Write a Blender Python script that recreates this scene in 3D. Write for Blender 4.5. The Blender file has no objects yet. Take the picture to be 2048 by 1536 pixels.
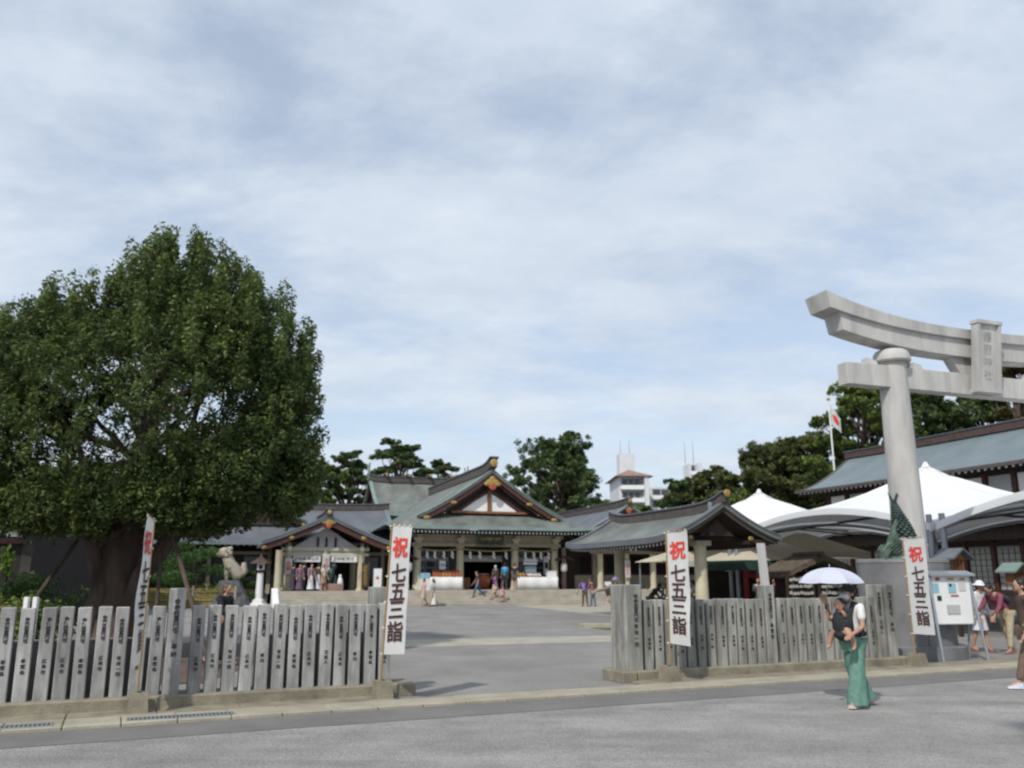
import bpy, bmesh, math, random
import numpy as np
from mathutils import Vector, Matrix, Euler
R = math.radians
SC = bpy.context.scene
COL = SC.collection
random.seed(7)

# ---------------------------------------------------------------- camera, sky, sun, exposure
cam_d = bpy.data.cameras.new('camera')
cam_d.sensor_width = 36.0
cam_d.lens = 29.9
cam_d.clip_start = 0.1
cam_d.clip_end = 3000
cam = bpy.data.objects.new('camera', cam_d)
COL.objects.link(cam)
cam.location = (0, 0, 1.65)
cam.rotation_euler = (R(90 + 12.76), R(0), 0)
cam_d.dof.use_dof = True
cam_d.dof.focus_distance = 2.2
cam_d.dof.aperture_fstop = 5.2
SC.camera = cam

SUN_DIR = Vector((-0.45, -0.89, 1.02)).normalized()      # towards the sun
world = bpy.data.worlds.new('World')
SC.world = world
world.use_nodes = True
wn, wl = world.node_tree.nodes, world.node_tree.links
for n_ in list(wn): wn.remove(n_)
def N(nodes, t, **kw):
    n = nodes.new(t)
    for k, v in kw.items(): setattr(n, k, v)
    return n
w_out = N(wn, 'ShaderNodeOutputWorld')
sky = N(wn, 'ShaderNodeTexSky', sky_type='NISHITA', sun_disc=False)
sky.sun_elevation = math.asin(SUN_DIR.z)
sky.sun_rotation = math.atan2(SUN_DIR.x, SUN_DIR.y)
sky.air_density = 1.0; sky.dust_density = 1.6; sky.ozone_density = 1.4
bg_sky = N(wn, 'ShaderNodeBackground'); bg_sky.inputs[1].default_value = 0.15
wl.new(sky.outputs[0], bg_sky.inputs[0])
tc = N(wn, 'ShaderNodeTexCoord')
sep = N(wn, 'ShaderNodeSeparateXYZ'); wl.new(tc.outputs['Generated'], sep.inputs[0])
def M(nodes, links, op, a, b=None, clamp=False):
    m = nodes.new('ShaderNodeMath'); m.operation = op; m.use_clamp = clamp
    for i, x in enumerate((a, b)):
        if x is None: continue
        if isinstance(x, (int, float)): m.inputs[i].default_value = x
        else: links.new(x, m.inputs[i])
    return m.outputs[0]
wm = lambda op, a, b=None, clamp=False: M(wn, wl, op, a, b, clamp)
zz = wm('ADD', wm('MAXIMUM', sep.outputs[2], 0.0), 0.22)
px = wm('DIVIDE', sep.outputs[0], zz); py = wm('DIVIDE', sep.outputs[1], zz)
comb = N(wn, 'ShaderNodeCombineXYZ'); wl.new(px, comb.inputs[0]); wl.new(py, comb.inputs[1])
mp = N(wn, 'ShaderNodeMapping'); wl.new(comb.outputs[0], mp.inputs[0])
mp.inputs['Location'].default_value = (3.1, 1.7, 0); mp.inputs['Rotation'].default_value = (0, 0, R(-24)); mp.inputs['Scale'].default_value = (0.85, 1.2, 1)
nz = N(wn, 'ShaderNodeTexNoise'); nz.inputs['Scale'].default_value = 1.9; nz.inputs['Detail'].default_value = 10; nz.inputs['Roughness'].default_value = 0.6; nz.inputs['Distortion'].default_value = 0.15
wl.new(mp.outputs[0], nz.inputs['Vector'])
nb = N(wn, 'ShaderNodeTexNoise'); nb.inputs['Scale'].default_value = 0.55; nb.inputs['Detail'].default_value = 3
wl.new(mp.outputs[0], nb.inputs['Vector'])
cov = wm('ADD', wm('MULTIPLY', nz.outputs[0], 0.75), wm('MULTIPLY', nb.outputs[0], 0.25))
rp = N(wn, 'ShaderNodeValToRGB'); wl.new(cov, rp.inputs[0])
rp.color_ramp.elements[0].position = 0.41; rp.color_ramp.elements[0].color = (0.56, 0.56, 0.56, 1)
rp.color_ramp.elements[1].position = 0.545; rp.color_ramp.elements[1].color = (1, 1, 1, 1)
# cloud brightness: thin bright sheets and thicker, greyer ones
rc = N(wn, 'ShaderNodeValToRGB'); wl.new(nb.outputs[0], rc.inputs[0])
rc.color_ramp.elements[0].position = 0.35; rc.color_ramp.elements[0].color = (0.66, 0.735, 0.825, 1)
rc.color_ramp.elements[1].position = 0.68; rc.color_ramp.elements[1].color = (0.585, 0.665, 0.77, 1)
n3 = N(wn, 'ShaderNodeTexNoise'); n3.inputs['Scale'].default_value = 4.6; n3.inputs['Detail'].default_value = 10; n3.inputs['Roughness'].default_value = 0.62
wl.new(mp.outputs[0], n3.inputs['Vector'])
hv = N(wn, 'ShaderNodeMix', data_type='RGBA', blend_type='MULTIPLY'); hv.inputs[0].default_value = 1.0
rv = N(wn, 'ShaderNodeValToRGB'); wl.new(n3.outputs[0], rv.inputs[0])
rv.color_ramp.elements[0].position = 0.3; rv.color_ramp.elements[0].color = (0.885, 0.90, 0.925, 1)
rv.color_ramp.elements[1].position = 0.7; rv.color_ramp.elements[1].color = (1.06, 1.05, 1.035, 1)
wl.new(rc.outputs[0], hv.inputs[6]); wl.new(rv.outputs[0], hv.inputs[7])
bg_c = N(wn, 'ShaderNodeBackground'); bg_c.inputs[1].default_value = 1.0
wl.new(hv.outputs[2], bg_c.inputs[0])
mx = N(wn, 'ShaderNodeMixShader')
wl.new(rp.outputs[0], mx.inputs[0]); wl.new(bg_sky.outputs[0], mx.inputs[1]); wl.new(bg_c.outputs[0], mx.inputs[2])
wl.new(mx.outputs[0], w_out.inputs[0])

sun_d = bpy.data.lights.new('sun', 'SUN'); sun_d.energy = 2.9; sun_d.angle = R(1.2); sun_d.color = (1.0, 0.955, 0.88)
sun = bpy.data.objects.new('sun', sun_d); COL.objects.link(sun)
sun.rotation_euler = SUN_DIR.to_track_quat('Z', 'Y').to_euler()
SC.view_settings.view_transform = 'Standard'; SC.view_settings.look = 'None'
SC.view_settings.exposure = 0.14; SC.view_settings.gamma = 1.0; SC.view_settings.use_curve_mapping = False
SC.cycles.max_bounces = 6; SC.cycles.diffuse_bounces = 3; SC.cycles.transparent_max_bounces = 6

# ---------------------------------------------------------------- materials
def mat(name, col, rough=0.7, var=0.12, scale=3.0, bump=0.0, bscale=40.0, metal=0.0, streak=0.0, spec=0.4, speck=0.0, trans=0.0, obj_var=0.0, col2=None, sheen=0.0, emis=0.0, gen=False, stain=None):
    m = bpy.data.materials.new(name); m.use_nodes = True
    ns, ls = m.node_tree.nodes, m.node_tree.links
    b = ns['Principled BSDF']
    b.inputs['Roughness'].default_value = rough; b.inputs['Metallic'].default_value = metal
    b.inputs['Specular IOR Level'].default_value = spec
    t = N(ns, 'ShaderNodeTexCoord'); g = N(ns, 'ShaderNodeNewGeometry')
    src = g.outputs['Position'] if not gen else t.outputs['Object']
    n1 = N(ns, 'ShaderNodeTexNoise'); n1.inputs['Scale'].default_value = scale; n1.inputs['Detail'].default_value = 6; n1.inputs['Roughness'].default_value = 0.6
    if streak:
        mpn = N(ns, 'ShaderNodeMapping'); mpn.inputs['Scale'].default_value = (1, 1, streak); ls.new(src, mpn.inputs[0]); ls.new(mpn.outputs[0], n1.inputs['Vector'])
    else: ls.new(src, n1.inputs['Vector'])
    c2 = col2 or tuple(max(0, c * (1 - 1.6 * var)) for c in col)
    c1 = tuple(min(1, c * (1 + var)) for c in col)
    mixn = N(ns, 'ShaderNodeMix', data_type='RGBA')
    rmp = N(ns, 'ShaderNodeMapRange'); rmp.inputs[1].default_value = 0.32; rmp.inputs[2].default_value = 0.68; ls.new(n1.outputs[0], rmp.inputs[0])
    ls.new(rmp.outputs[0], mixn.inputs[0])
    mixn.inputs[6].default_value = (*c2, 1); mixn.inputs[7].default_value = (*c1, 1)
    out = mixn.outputs[2]
    if speck:
        n2 = N(ns, 'ShaderNodeTexNoise'); n2.inputs['Scale'].default_value = bscale * 1.6; n2.inputs['Detail'].default_value = 2; ls.new(src, n2.inputs['Vector'])
        r2 = N(ns, 'ShaderNodeMapRange'); r2.inputs[1].default_value = 0.3; r2.inputs[2].default_value = 0.7; r2.inputs[3].default_value = 1 - speck; r2.inputs[4].default_value = 1 + speck
        ls.new(n2.outputs[0], r2.inputs[0])
        vm = N(ns, 'ShaderNodeVectorMath', operation='SCALE'); ls.new(out, vm.inputs[0]); ls.new(r2.outputs[0], vm.inputs['Scale']); out = vm.outputs[0]
    if stain:      # weathering: (strength, (sx, sy, sz), rotation about z)
        ms_ = N(ns, 'ShaderNodeMapping'); ms_.inputs['Rotation'].default_value = (0, 0, stain[2]); ms_.inputs['Scale'].default_value = stain[1]; ls.new(src, ms_.inputs[0])
        n4 = N(ns, 'ShaderNodeTexNoise'); n4.inputs['Scale'].default_value = 1.0; n4.inputs['Detail'].default_value = 7; n4.inputs['Roughness'].default_value = 0.65; ls.new(ms_.outputs[0], n4.inputs['Vector'])
        r4 = N(ns, 'ShaderNodeMapRange'); r4.inputs[1].default_value = 0.42; r4.inputs[2].default_value = 0.66; r4.inputs[3].default_value = 1.05; r4.inputs[4].default_value = 1 - stain[0]; ls.new(n4.outputs[0], r4.inputs[0])
        vm4 = N(ns, 'ShaderNodeVectorMath', operation='SCALE'); ls.new(out, vm4.inputs[0]); ls.new(r4.outputs[0], vm4.inputs['Scale']); out = vm4.outputs[0]
    if obj_var:
        oi = N(ns, 'ShaderNodeObjectInfo')
        r3 = N(ns, 'ShaderNodeMapRange'); r3.inputs[3].default_value = 1 - obj_var; r3.inputs[4].default_value = 1 + obj_var
        ls.new(oi.outputs['Random'], r3.inputs[0])
        vm2 = N(ns, 'ShaderNodeVectorMath', operation='SCALE'); ls.new(out, vm2.inputs[0]); ls.new(r3.outputs[0], vm2.inputs['Scale']); out = vm2.outputs[0]
    ls.new(out, b.inputs['Base Color'])
    if bump:
        nb_ = N(ns, 'ShaderNodeTexNoise'); nb_.inputs['Scale'].default_value = bscale; nb_.inputs['Detail'].default_value = 4; ls.new(src, nb_.inputs['Vector'])
        bp = N(ns, 'ShaderNodeBump'); bp.inputs['Strength'].default_value = bump; bp.inputs['Distance'].default_value = 0.02
        ls.new(nb_.outputs[0], bp.inputs['Height']); ls.new(bp.outputs[0], b.inputs['Normal'])
    if trans:
        tr = N(ns, 'ShaderNodeBsdfTranslucent'); ls.new(out, tr.inputs[0]); ms = N(ns, 'ShaderNodeMixShader'); ms.inputs[0].default_value = trans
        ls.new(b.outputs[0], ms.inputs[1]); ls.new(tr.outputs[0], ms.inputs[2]); ls.new(ms.outputs[0], ns['Material Output'].inputs[0])
    return m

def leafmat(name, dark, light, trans=0.25, yellow=None):
    m = bpy.data.materials.new(name); m.use_nodes = True
    ns, ls = m.node_tree.nodes, m.node_tree.links
    b = ns['Principled BSDF']; b.inputs['Roughness'].default_value = 0.55; b.inputs['Specular IOR Level'].default_value = 0.25
    at = N(ns, 'ShaderNodeAttribute', attribute_name='leaf')
    rr = N(ns, 'ShaderNodeValToRGB'); ls.new(at.outputs['Fac'], rr.inputs[0])
    rr.color_ramp.elements[0].color = (*dark, 1); rr.color_ramp.elements[1].color = (*light, 1)
    if yellow:
        rr.color_ramp.elements[1].position = 0.86
        e = rr.color_ramp.elements.new(1.0); e.color = (*yellow, 1)
    ls.new(rr.outputs[0], b.inputs['Base Color'])
    tr = N(ns, 'ShaderNodeBsdfTranslucent'); ls.new(rr.outputs[0], tr.inputs[0]); ms = N(ns, 'ShaderNodeMixShader'); ms.inputs[0].default_value = trans
    ls.new(b.outputs[0], ms.inputs[1]); ls.new(tr.outputs[0], ms.inputs[2]); ls.new(ms.outputs[0], ns['Material Output'].inputs[0])
    return m

MT = {}
def mk(k, *a, **kw): MT[k] = mat(k, *a, **kw)
mk('road', (0.275, 0.262, 0.250), 0.92, 0.14, 1.1, 0.9, 34, speck=0.32, stain=(0.2, (0.10, 0.9, 1), R(-24.3)))
mk('gutter', (0.165, 0.158, 0.150), 0.9, 0.10, 1.2, 0.5, 60, speck=0.16)
mk('court', (0.235, 0.224, 0.212), 0.92, 0.12, 0.5, 0.5, 50, speck=0.26, stain=(0.16, (0.5, 0.22, 1), R(-18.5)))
mk('paving', (0.36, 0.335, 0.275), 0.85, 0.12, 1.4, 0.3, 40, speck=0.12)
mk('torii_shade', (0.30, 0.295, 0.28), 0.8, 0.1, 2.0)  # darker tone paints shade into the tablet letters, which are not cut
mk('kerb', (0.335, 0.305, 0.235), 0.85, 0.13, 1.8, 0.4, 50, speck=0.12, obj_var=0.05)
mk('plinth', (0.24, 0.215, 0.16), 0.9, 0.22, 3.0, 0.5, 45, speck=0.12)
mk('granite', (0.375, 0.37, 0.36), 0.75, 0.24, 3.4, 0.25, 90, streak=0.35, speck=0.13, obj_var=0.14, stain=(0.38, (9, 9, 1.3), 0))
mk('granite_old', (0.30, 0.295, 0.268), 0.8, 0.26, 3.6, 0.3, 80, streak=0.3, speck=0.14, obj_var=0.12, stain=(0.45, (8, 8, 1.1), 0))
mk('granite_back', (0.27, 0.265, 0.26), 0.8, 0.2, 2.0, 0.3, 60, speck=0.12)
mk('torii', (0.475, 0.465, 0.445), 0.78, 0.13, 1.9, 0.25, 80, streak=0.25, speck=0.12, stain=(0.12, (3.5, 3.5, 0.5), 0))
mk('pedestal', (0.17, 0.17, 0.175), 0.6, 0.16, 2.2, 0.25, 60, speck=0.10)
mk('ink', (0.02, 0.02, 0.022), 0.7, 0.05)
mk('ink_brown', (0.055, 0.022, 0.018), 0.7, 0.05)
mk('ink_red', (0.62, 0.045, 0.03), 0.7, 0.05)
mk('cloth_white', (0.62, 0.62, 0.61), 0.85, 0.04, 6, trans=0.2)
mk('pole', (0.30, 0.20, 0.08), 0.6, 0.1)
mk('soil', (0.12, 0.085, 0.065), 0.95, 0.25, 2.5, 0.6, 30, speck=0.2)
mk('grass', (0.10, 0.13, 0.04), 0.95, 0.3, 3.0, 0.6, 60, speck=0.25)
mk('ground', (0.16, 0.155, 0.14), 0.95, 0.15, 0.3)
mk('copper', (0.150, 0.172, 0.155), 0.62, 0.22, 0.55, 0.15, 12, col2=(0.105, 0.108, 0.100), speck=0.08, stain=(0.22, (1.6, .35, 1.2), R(-18.5)))
mk('copper_edge', (0.21, 0.285, 0.27), 0.6, 0.15, 2.0)
mk('copper_grey', (0.125, 0.135, 0.155), 0.6, 0.14, 0.7, 0.15, 10, speck=0.06)
mk('copper_blue', (0.155, 0.195, 0.21), 0.55, 0.10, 0.6, 0.1, 10, speck=0.05)
mk('ridge', (0.085, 0.072, 0.066), 0.7, 0.18, 3.0)
mk('ridge_brown', (0.075, 0.048, 0.04), 0.7, 0.18, 3.0)
mk('wood_dark', (0.042, 0.026, 0.02), 0.7, 0.25, 6.0, streak=0.2)
mk('wood_shaded', (0.018, 0.014, 0.012), 0.8, 0.2, 5.0)  # timber colour darkened to paint in the shade of the big tree
mk('wood_red', (0.075, 0.028, 0.022), 0.6, 0.2, 5.0)
mk('wood_gold', (0.22, 0.10, 0.045), 0.6, 0.25, 5.0, streak=0.3)
mk('cream', (0.52, 0.475, 0.345), 0.7, 0.08, 2.0)
mk('cream_dim', (0.38, 0.345, 0.265), 0.75, 0.1, 2.0)
mk('plaster', (0.82, 0.81, 0.80), 0.8, 0.04, 1.0)
mk('plaster_grey', (0.42, 0.42, 0.42), 0.8, 0.06, 1.0)
mk('gold', (0.42, 0.29, 0.09), 0.5, 0.25, 8.0, metal=0.4)
mk('vermilion', (0.36, 0.085, 0.04), 0.5, 0.15, 6.0)
mk('white', (0.72, 0.72, 0.72), 0.6, 0.04, 2.0)
mk('tent', (0.86, 0.87, 0.88), 0.5, 0.03, 0.8, trans=0.22)
mk('tent_beige', (0.62, 0.56, 0.43), 0.8, 0.06, 1.0, trans=0.25)
mk('metal', (0.33, 0.36, 0.39), 0.4, 0.06, 4.0, metal=0.5)
mk('metal_dark', (0.05, 0.052, 0.055), 0.5, 0.1, 4.0)
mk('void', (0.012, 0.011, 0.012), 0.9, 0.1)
mk('interior', (0.05, 0.045, 0.04), 0.9, 0.3, 1.5)
mk('glass', (0.045, 0.05, 0.058), 0.15, 0.15, 1.0, spec=0.6)
mk('bark', (0.085, 0.062, 0.048), 0.9, 0.35, 3.0, 0.9, 16, streak=0.35)
mk('bark_pine', (0.10, 0.075, 0.06), 0.9, 0.3, 4.0, 0.6, 12)
mk('bamboo', (0.38, 0.31, 0.12), 0.6, 0.22, 9.0, obj_var=0.2)
mk('rock', (0.13, 0.13, 0.14), 0.9, 0.3, 2.0, 0.8, 8)
mk('stone_cream', (0.38, 0.34, 0.27), 0.85, 0.14, 5.0, 0.4, 20)
mk('bronze', (0.10, 0.145, 0.11), 0.7, 0.5, 5.0, 0.5, 20, col2=(0.028, 0.042, 0.036))
mk('bronze_dark', (0.035, 0.06, 0.055), 0.5, 0.4, 5.0, 0.4, 20)
mk('thatch', (0.115, 0.09, 0.07), 0.95, 0.25, 4.0, 0.7, 20)
mk('ema', (0.42, 0.41, 0.38), 0.8, 0.25, 16.0)
mk('terracotta', (0.27, 0.17, 0.14), 0.85, 0.2, 1.0)
mk('apt', (0.58, 0.60, 0.62), 0.8, 0.05, 0.3)  # wall colour paled to stand in for distant haze
mk('apt_shade', (0.24, 0.26, 0.28), 0.8, 0.1, 0.4)
mk('goods_red', (0.50, 0.12, 0.055), 0.7, 0.5, 14.0)
mk('goods_yellow', (0.52, 0.33, 0.09), 0.7, 0.3, 14.0)
mk('goods_blue', (0.25, 0.42, 0.50), 0.7, 0.1)
mk('lavender', (0.68, 0.71, 0.82), 0.75, 0.03, 2.0, trans=0.3)
mk('green_dark', (0.02, 0.06, 0.045), 0.7, 0.2)
mk('red_dark', (0.20, 0.02, 0.02), 0.7, 0.2)
CM = {}
def cm(col, rough=0.8):
    k = tuple(round(c, 3) for c in col)
    if k not in CM: CM[k] = mat('fabric_%d' % len(CM), k, rough, 0.14, 14.0, 0.15, 30)
    return CM[k]

# ---------------------------------------------------------------- mesh building
class MB:
    def __init__(s): s.v = []; s.f = []
    def add(s, vs, fs):
        o = len(s.v); s.v += [tuple(v) for v in vs]; s.f += [tuple(i + o for i in f) for f in fs]; return s
    def box(s, x0, x1, y0, y1, z0, z1):
        return s.add([(x0,y0,z0),(x1,y0,z0),(x1,y1,z0),(x0,y1,z0),(x0,y0,z1),(x1,y0,z1),(x1,y1,z1),(x0,y1,z1)],
                     [(0,3,2,1),(4,5,6,7),(0,1,5,4),(1,2,6,5),(2,3,7,6),(3,0,4,7)])
    def hexa(s, vs):   # 4 bottom, 4 top
        return s.add(vs, [(0,3,2,1),(4,5,6,7),(0,1,5,4),(1,2,6,5),(2,3,7,6),(3,0,4,7)])
    def bev(s, x0, x1, y0, y1, z0, z1, b=0.012):   # box with chamfered vertical edges and top
        pts = [(x0+b,y0),(x1-b,y0),(x1,y0+b),(x1,y1-b),(x1-b,y1),(x0+b,y1),(x0,y1-b),(x0,y0+b)]
        cx, cy = (x0+x1)/2, (y0+y1)/2
        ins = [(cx+(x-cx)*(1-2*b/(x1-x0)), cy+(y-cy)*(1-2*b/(y1-y0))) for x, y in pts]
        vs = [(x,y,z0) for x,y in pts] + [(x,y,z1-b) for x,y in pts] + [(x,y,z1) for x,y in ins]
        fs = [tuple(range(7,-1,-1)), tuple(range(16,24))]
        for k in (0, 8):
            fs += [(k+i, k+(i+1)%8, k+8+(i+1)%8, k+8+i) for i in range(8)]
        return s.add(vs, fs)
    def cyl(s, cx, cy, z0, z1, r0, r1=None, n=12, cap=True):
        r1 = r0 if r1 is None else r1
        vs = [(cx+r0*math.cos(2*math.pi*i/n), cy+r0*math.sin(2*math.pi*i/n), z0) for i in range(n)]
        vs += [(cx+r1*math.cos(2*math.pi*i/n), cy+r1*math.sin(2*math.pi*i/n), z1) for i in range(n)]
        fs = [(i,(i+1)%n,n+(i+1)%n,n+i) for i in range(n)]
        if cap: fs += [tuple(range(n-1,-1,-1)), tuple(range(n,2*n))]
        return s.add(vs, fs)
    def lathe(s, prof, cx=0, cy=0, n=20):   # prof: (r,z) list
        vs = []; fs = []
        for r, z in prof: vs += [(cx+r*math.cos(2*math.pi*i/n), cy+r*math.sin(2*math.pi*i/n), z) for i in range(n)]
        for k in range(len(prof)-1): fs += [(k*n+i, k*n+(i+1)%n, (k+1)*n+(i+1)%n, (k+1)*n+i) for i in range(n)]
        fs += [tuple(range(n-1,-1,-1)), tuple((len(prof)-1)*n+i for i in range(n))]
        return s.add(vs, fs)
    def tube(s, pts, rad, n=8):
        pts = [Vector(p) for p in pts]
        rad = [rad]*len(pts) if isinstance(rad, (int, float)) else rad
        vs = []; fs = []; u = None
        for k, p in enumerate(pts):
            d = (pts[min(k+1,len(pts)-1)] - pts[max(k-1,0)]).normalized()
            if u is None: u = d.orthogonal().normalized()
            u = (u - d*u.dot(d)).normalized(); w = d.cross(u)
            vs += [p + rad[k]*(math.cos(2*math.pi*i/n)*u + math.sin(2*math.pi*i/n)*w) for i in range(n)]
        for k in range(len(pts)-1): fs += [(k*n+i, k*n+(i+1)%n, (k+1)*n+(i+1)%n, (k+1)*n+i) for i in range(n)]
        fs += [tuple(range(n-1,-1,-1)), tuple((len(pts)-1)*n+i for i in range(n))]
        return s.add(vs, fs)
    def ell(s, c, r, n=12, m=8):
        vs = [(c[0], c[1], c[2]-r[2])]; fs = []
        for k in range(1, m):
            a = -math.pi/2 + math.pi*k/m
            vs += [(c[0]+r[0]*math.cos(a)*math.cos(2*math.pi*i/n), c[1]+r[1]*math.cos(a)*math.sin(2*math.pi*i/n), c[2]+r[2]*math.sin(a)) for i in range(n)]
        vs.append((c[0], c[1], c[2]+r[2]))
        fs += [(0, 1+(i+1)%n, 1+i) for i in range(n)]
        for k in range(m-2): fs += [(1+k*n+i, 1+k*n+(i+1)%n, 1+(k+1)*n+(i+1)%n, 1+(k+1)*n+i) for i in range(n)]
        L = len(vs)-1
        fs += [(1+(m-2)*n+i, 1+(m-2)*n+(i+1)%n, L) for i in range(n)]
        return s.add(vs, fs)
    def extrude(s, poly, axis, a, b):   # polygon in the other two axes, extruded along axis
        def P(p, t): return (t,p[0],p[1]) if axis == 'x' else ((p[0],t,p[1]) if axis == 'y' else (p[0],p[1],t))
        n = len(poly)
        return s.add([P(p,a) for p in poly]+[P(p,b) for p in poly],
                     [tuple(range(n)), tuple(range(2*n-1,n-1,-1))] + [(i,n+i,n+(i+1)%n,(i+1)%n) for i in range(n)])
    def sheet(s, fn, nu, nv, thick=0.0, direction=(0,0,-1)):   # fn(u,v)->xyz, u,v in 0..1; closed slab when thick
        g = [[Vector(fn(i/nu, j/nv)) for j in range(nv+1)] for i in range(nu+1)]
        top = [p for row in g for p in row]; W = nv+1
        fs = [(i*W+j, (i+1)*W+j, (i+1)*W+j+1, i*W+j+1) for i in range(nu) for j in range(nv)]
        if not thick: return s.add(top, fs)
        d = Vector(direction)*thick; n = len(top)
        vs = top + [p+d for p in top]
        fs2 = [tuple(n+k for k in reversed(f)) for f in fs]
        edge = [(i*W,(i+1)*W) for i in range(nu)] + [((i+1)*W+nv,i*W+nv) for i in range(nu)] + [(j+1,j) for j in range(nv)] + [(nu*W+j,nu*W+j+1) for j in range(nv)]
        return s.add(vs, fs + fs2 + [(a,a+n,b+n,b) for a,b in edge])
    def mesh(s, name, material, smooth=False):
        me = bpy.data.meshes.new(name); me.from_pydata(s.v, [], s.f); me.validate()
        bm = bmesh.new(); bm.from_mesh(me); bmesh.ops.recalc_face_normals(bm, faces=bm.faces); bm.to_mesh(me); bm.free()
        if material: me.materials.append(MT[material] if isinstance(material, str) else material)
        if smooth:
            for p in me.polygons: p.use_smooth = True
            me.set_sharp_from_angle(angle=R(smooth if smooth is not True else 40))
        return me
    def part(s, name, material, parent=None, smooth=False, **kw):
        return link(name, s.mesh(name, material, smooth), parent, **kw)

def link(name, me, parent=None, label=None, kind=None, loc=None, rz=None):
    o = bpy.data.objects.new(name, me); COL.objects.link(o)
    if parent is not None: o.parent = parent
    if label: o['label'] = label
    if kind: o['kind'] = kind
    if loc is not None: o.location = loc
    if rz is not None: o.rotation_euler = (0, 0, rz)
    return o
def thing(name, label, cat, loc=(0,0,0), rz=0.0, group=None):
    o = bpy.data.objects.new(name, None); COL.objects.link(o); o.empty_display_size = 0.3
    o.location = loc; o.rotation_euler = (0,0,rz); o['label'] = label; o['category'] = cat
    if group: o['group'] = group
    return o
def kids(o): return [c for c in bpy.data.objects if c.parent == o]
def dup(root, loc, rz, label=None, group=None):
    r = root.copy(); COL.objects.link(r); r.location = loc; r.rotation_euler = (0,0,rz)
    if label: r['label'] = label
    if group: r['group'] = group
    for ch in kids(root):
        c = ch.copy(); COL.objects.link(c); c.parent = r
        for g in kids(ch):
            d = g.copy(); COL.objects.link(d); d.parent = c
    return r
def structure(name, mb, material, smooth=False):
    return mb.part(name, material, None, smooth, kind='structure')

TXT = {}
def text_pts(body, size, bold=0.0, line=1.0, res=2, vertical=True):
    key = (body, size, bold, line, res, vertical)
    if key in TXT: return TXT[key]
    c = bpy.data.curves.new('t', 'FONT'); c.body = '\n'.join(body) if vertical else body
    c.size = size; c.offset = bold; c.space_line = line; c.resolution_u = res; c.align_x = 'CENTER'; c.align_y = 'CENTER'
    o = bpy.data.objects.new('t', c); COL.objects.link(o)
    dg = bpy.context.evaluated_depsgraph_get(); dg.update()
    me = bpy.data.meshes.new_from_object(o.evaluated_get(dg))
    r = ([tuple(v.co) for v in me.vertices], [tuple(p.vertices) for p in me.polygons])
    bpy.data.objects.remove(o); bpy.data.curves.remove(c); bpy.data.meshes.remove(me)
    TXT[key] = r
    return r

# precinct frames: x runs along the fronts, y runs away from the street
A_F = R(24.3)
class Frame:
    def __init__(s, x, y, a): s.x, s.y, s.a = x, y, a
    def w(s, e, n, z=0.0): c, q = math.cos(s.a), math.sin(s.a); return (s.x+e*c-n*q, s.y+e*q+n*c, z)
    def rect(s, e0, e1, n0, n1, z):  return [s.w(e0,n0,z), s.w(e1,n0,z), s.w(e1,n1,z), s.w(e0,n1,z)]
FF = Frame(0, 13.57, A_F)              # fence line
SF = Frame(-1.6, 57, R(18.5))          # shrine
def flat(mb, frame, e0, e1, n0, n1, z): mb.add(frame.rect(e0,e1,n0,n1,z), [(0,1,2,3)]); return mb
# ================================================================ ground
g = MB(); g.add([(-900,-60,-0.03),(900,-60,-0.03),(900,1400,-0.03),(-900,1400,-0.03)], [(0,1,2,3)]); structure('ground', g, 'ground')
structure('road', flat(MB(), FF, -60, 60, -30, -2.05, -0.012), 'road')
structure('gutter_band', flat(MB(), FF, -60, 60, -2.10, -1.18, -0.008), 'gutter')
structure('courtyard', flat(MB(), FF, -40, 60, -0.62, 46, -0.004), 'court')
# pale kerb strip: slabs laid end to end along the street, rounded front edge
kerb = bpy.data.objects.new('kerb', None); COL.objects.link(kerb); kerb.location = FF.w(0,0,0); kerb.rotation_euler = (0,0,A_F); kerb['kind'] = 'structure'
kb = MB(); kb.bev(0.004, 0.596, -1.2, -0.64, -0.03, 0.035, 0.012); kme = kb.mesh('kerb_slab', 'kerb')
for i in range(-15, 26):
    link('kerb_slab', kme, kerb, loc=(i*0.6, random.uniform(-.004,.004), random.uniform(-.003,.003)))
kb = MB(); kb.bev(0.004, 0.996, -0.64, -0.06, -0.03, 0.028, 0.01); kme2 = kb.mesh('kerb_slab', 'plinth')
for i in list(range(-11, -2)) + list(range(2, 14)):
    link('kerb_slab', kme2, kerb, loc=(i*1.0, 0, 0))
def grate(s0, s1, label):
    t = thing('drain_grate', label, 'drain grate', FF.w((s0+s1)/2, -1.02, 0.03), A_F, 'drain grates in the kerb strip')
    h = (s1-s0)/2
    MB().box(-h, h, -0.12, -0.10, 0, 0.014).box(-h, h, 0.10, 0.12, 0, 0.014).box(-h, -h+.02, -0.10, 0.10, 0, 0.014).box(h-.02, h, -0.10, 0.10, 0, 0.014).part('frame', 'metal', t)
    n = int(2*h/0.045); b = MB()
    for k in range(n): b.box(-h+.03+k*.045, -h+.05+k*.045, -0.10, 0.10, 0.001, 0.012)
    b.part('slats', 'metal', t, kind='stuff')
    MB().box(-h+.02, h-.02, -0.10, 0.10, 0.0062, 0.0078).part('pit', 'metal_dark', t)
grate(-5.35, -4.15, 'dark metal drain grate in the kerb below the first white banner from the left')
grate(-7.6, -6.1, 'dark metal drain grate at the left edge of the photo in the kerb')
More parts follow.
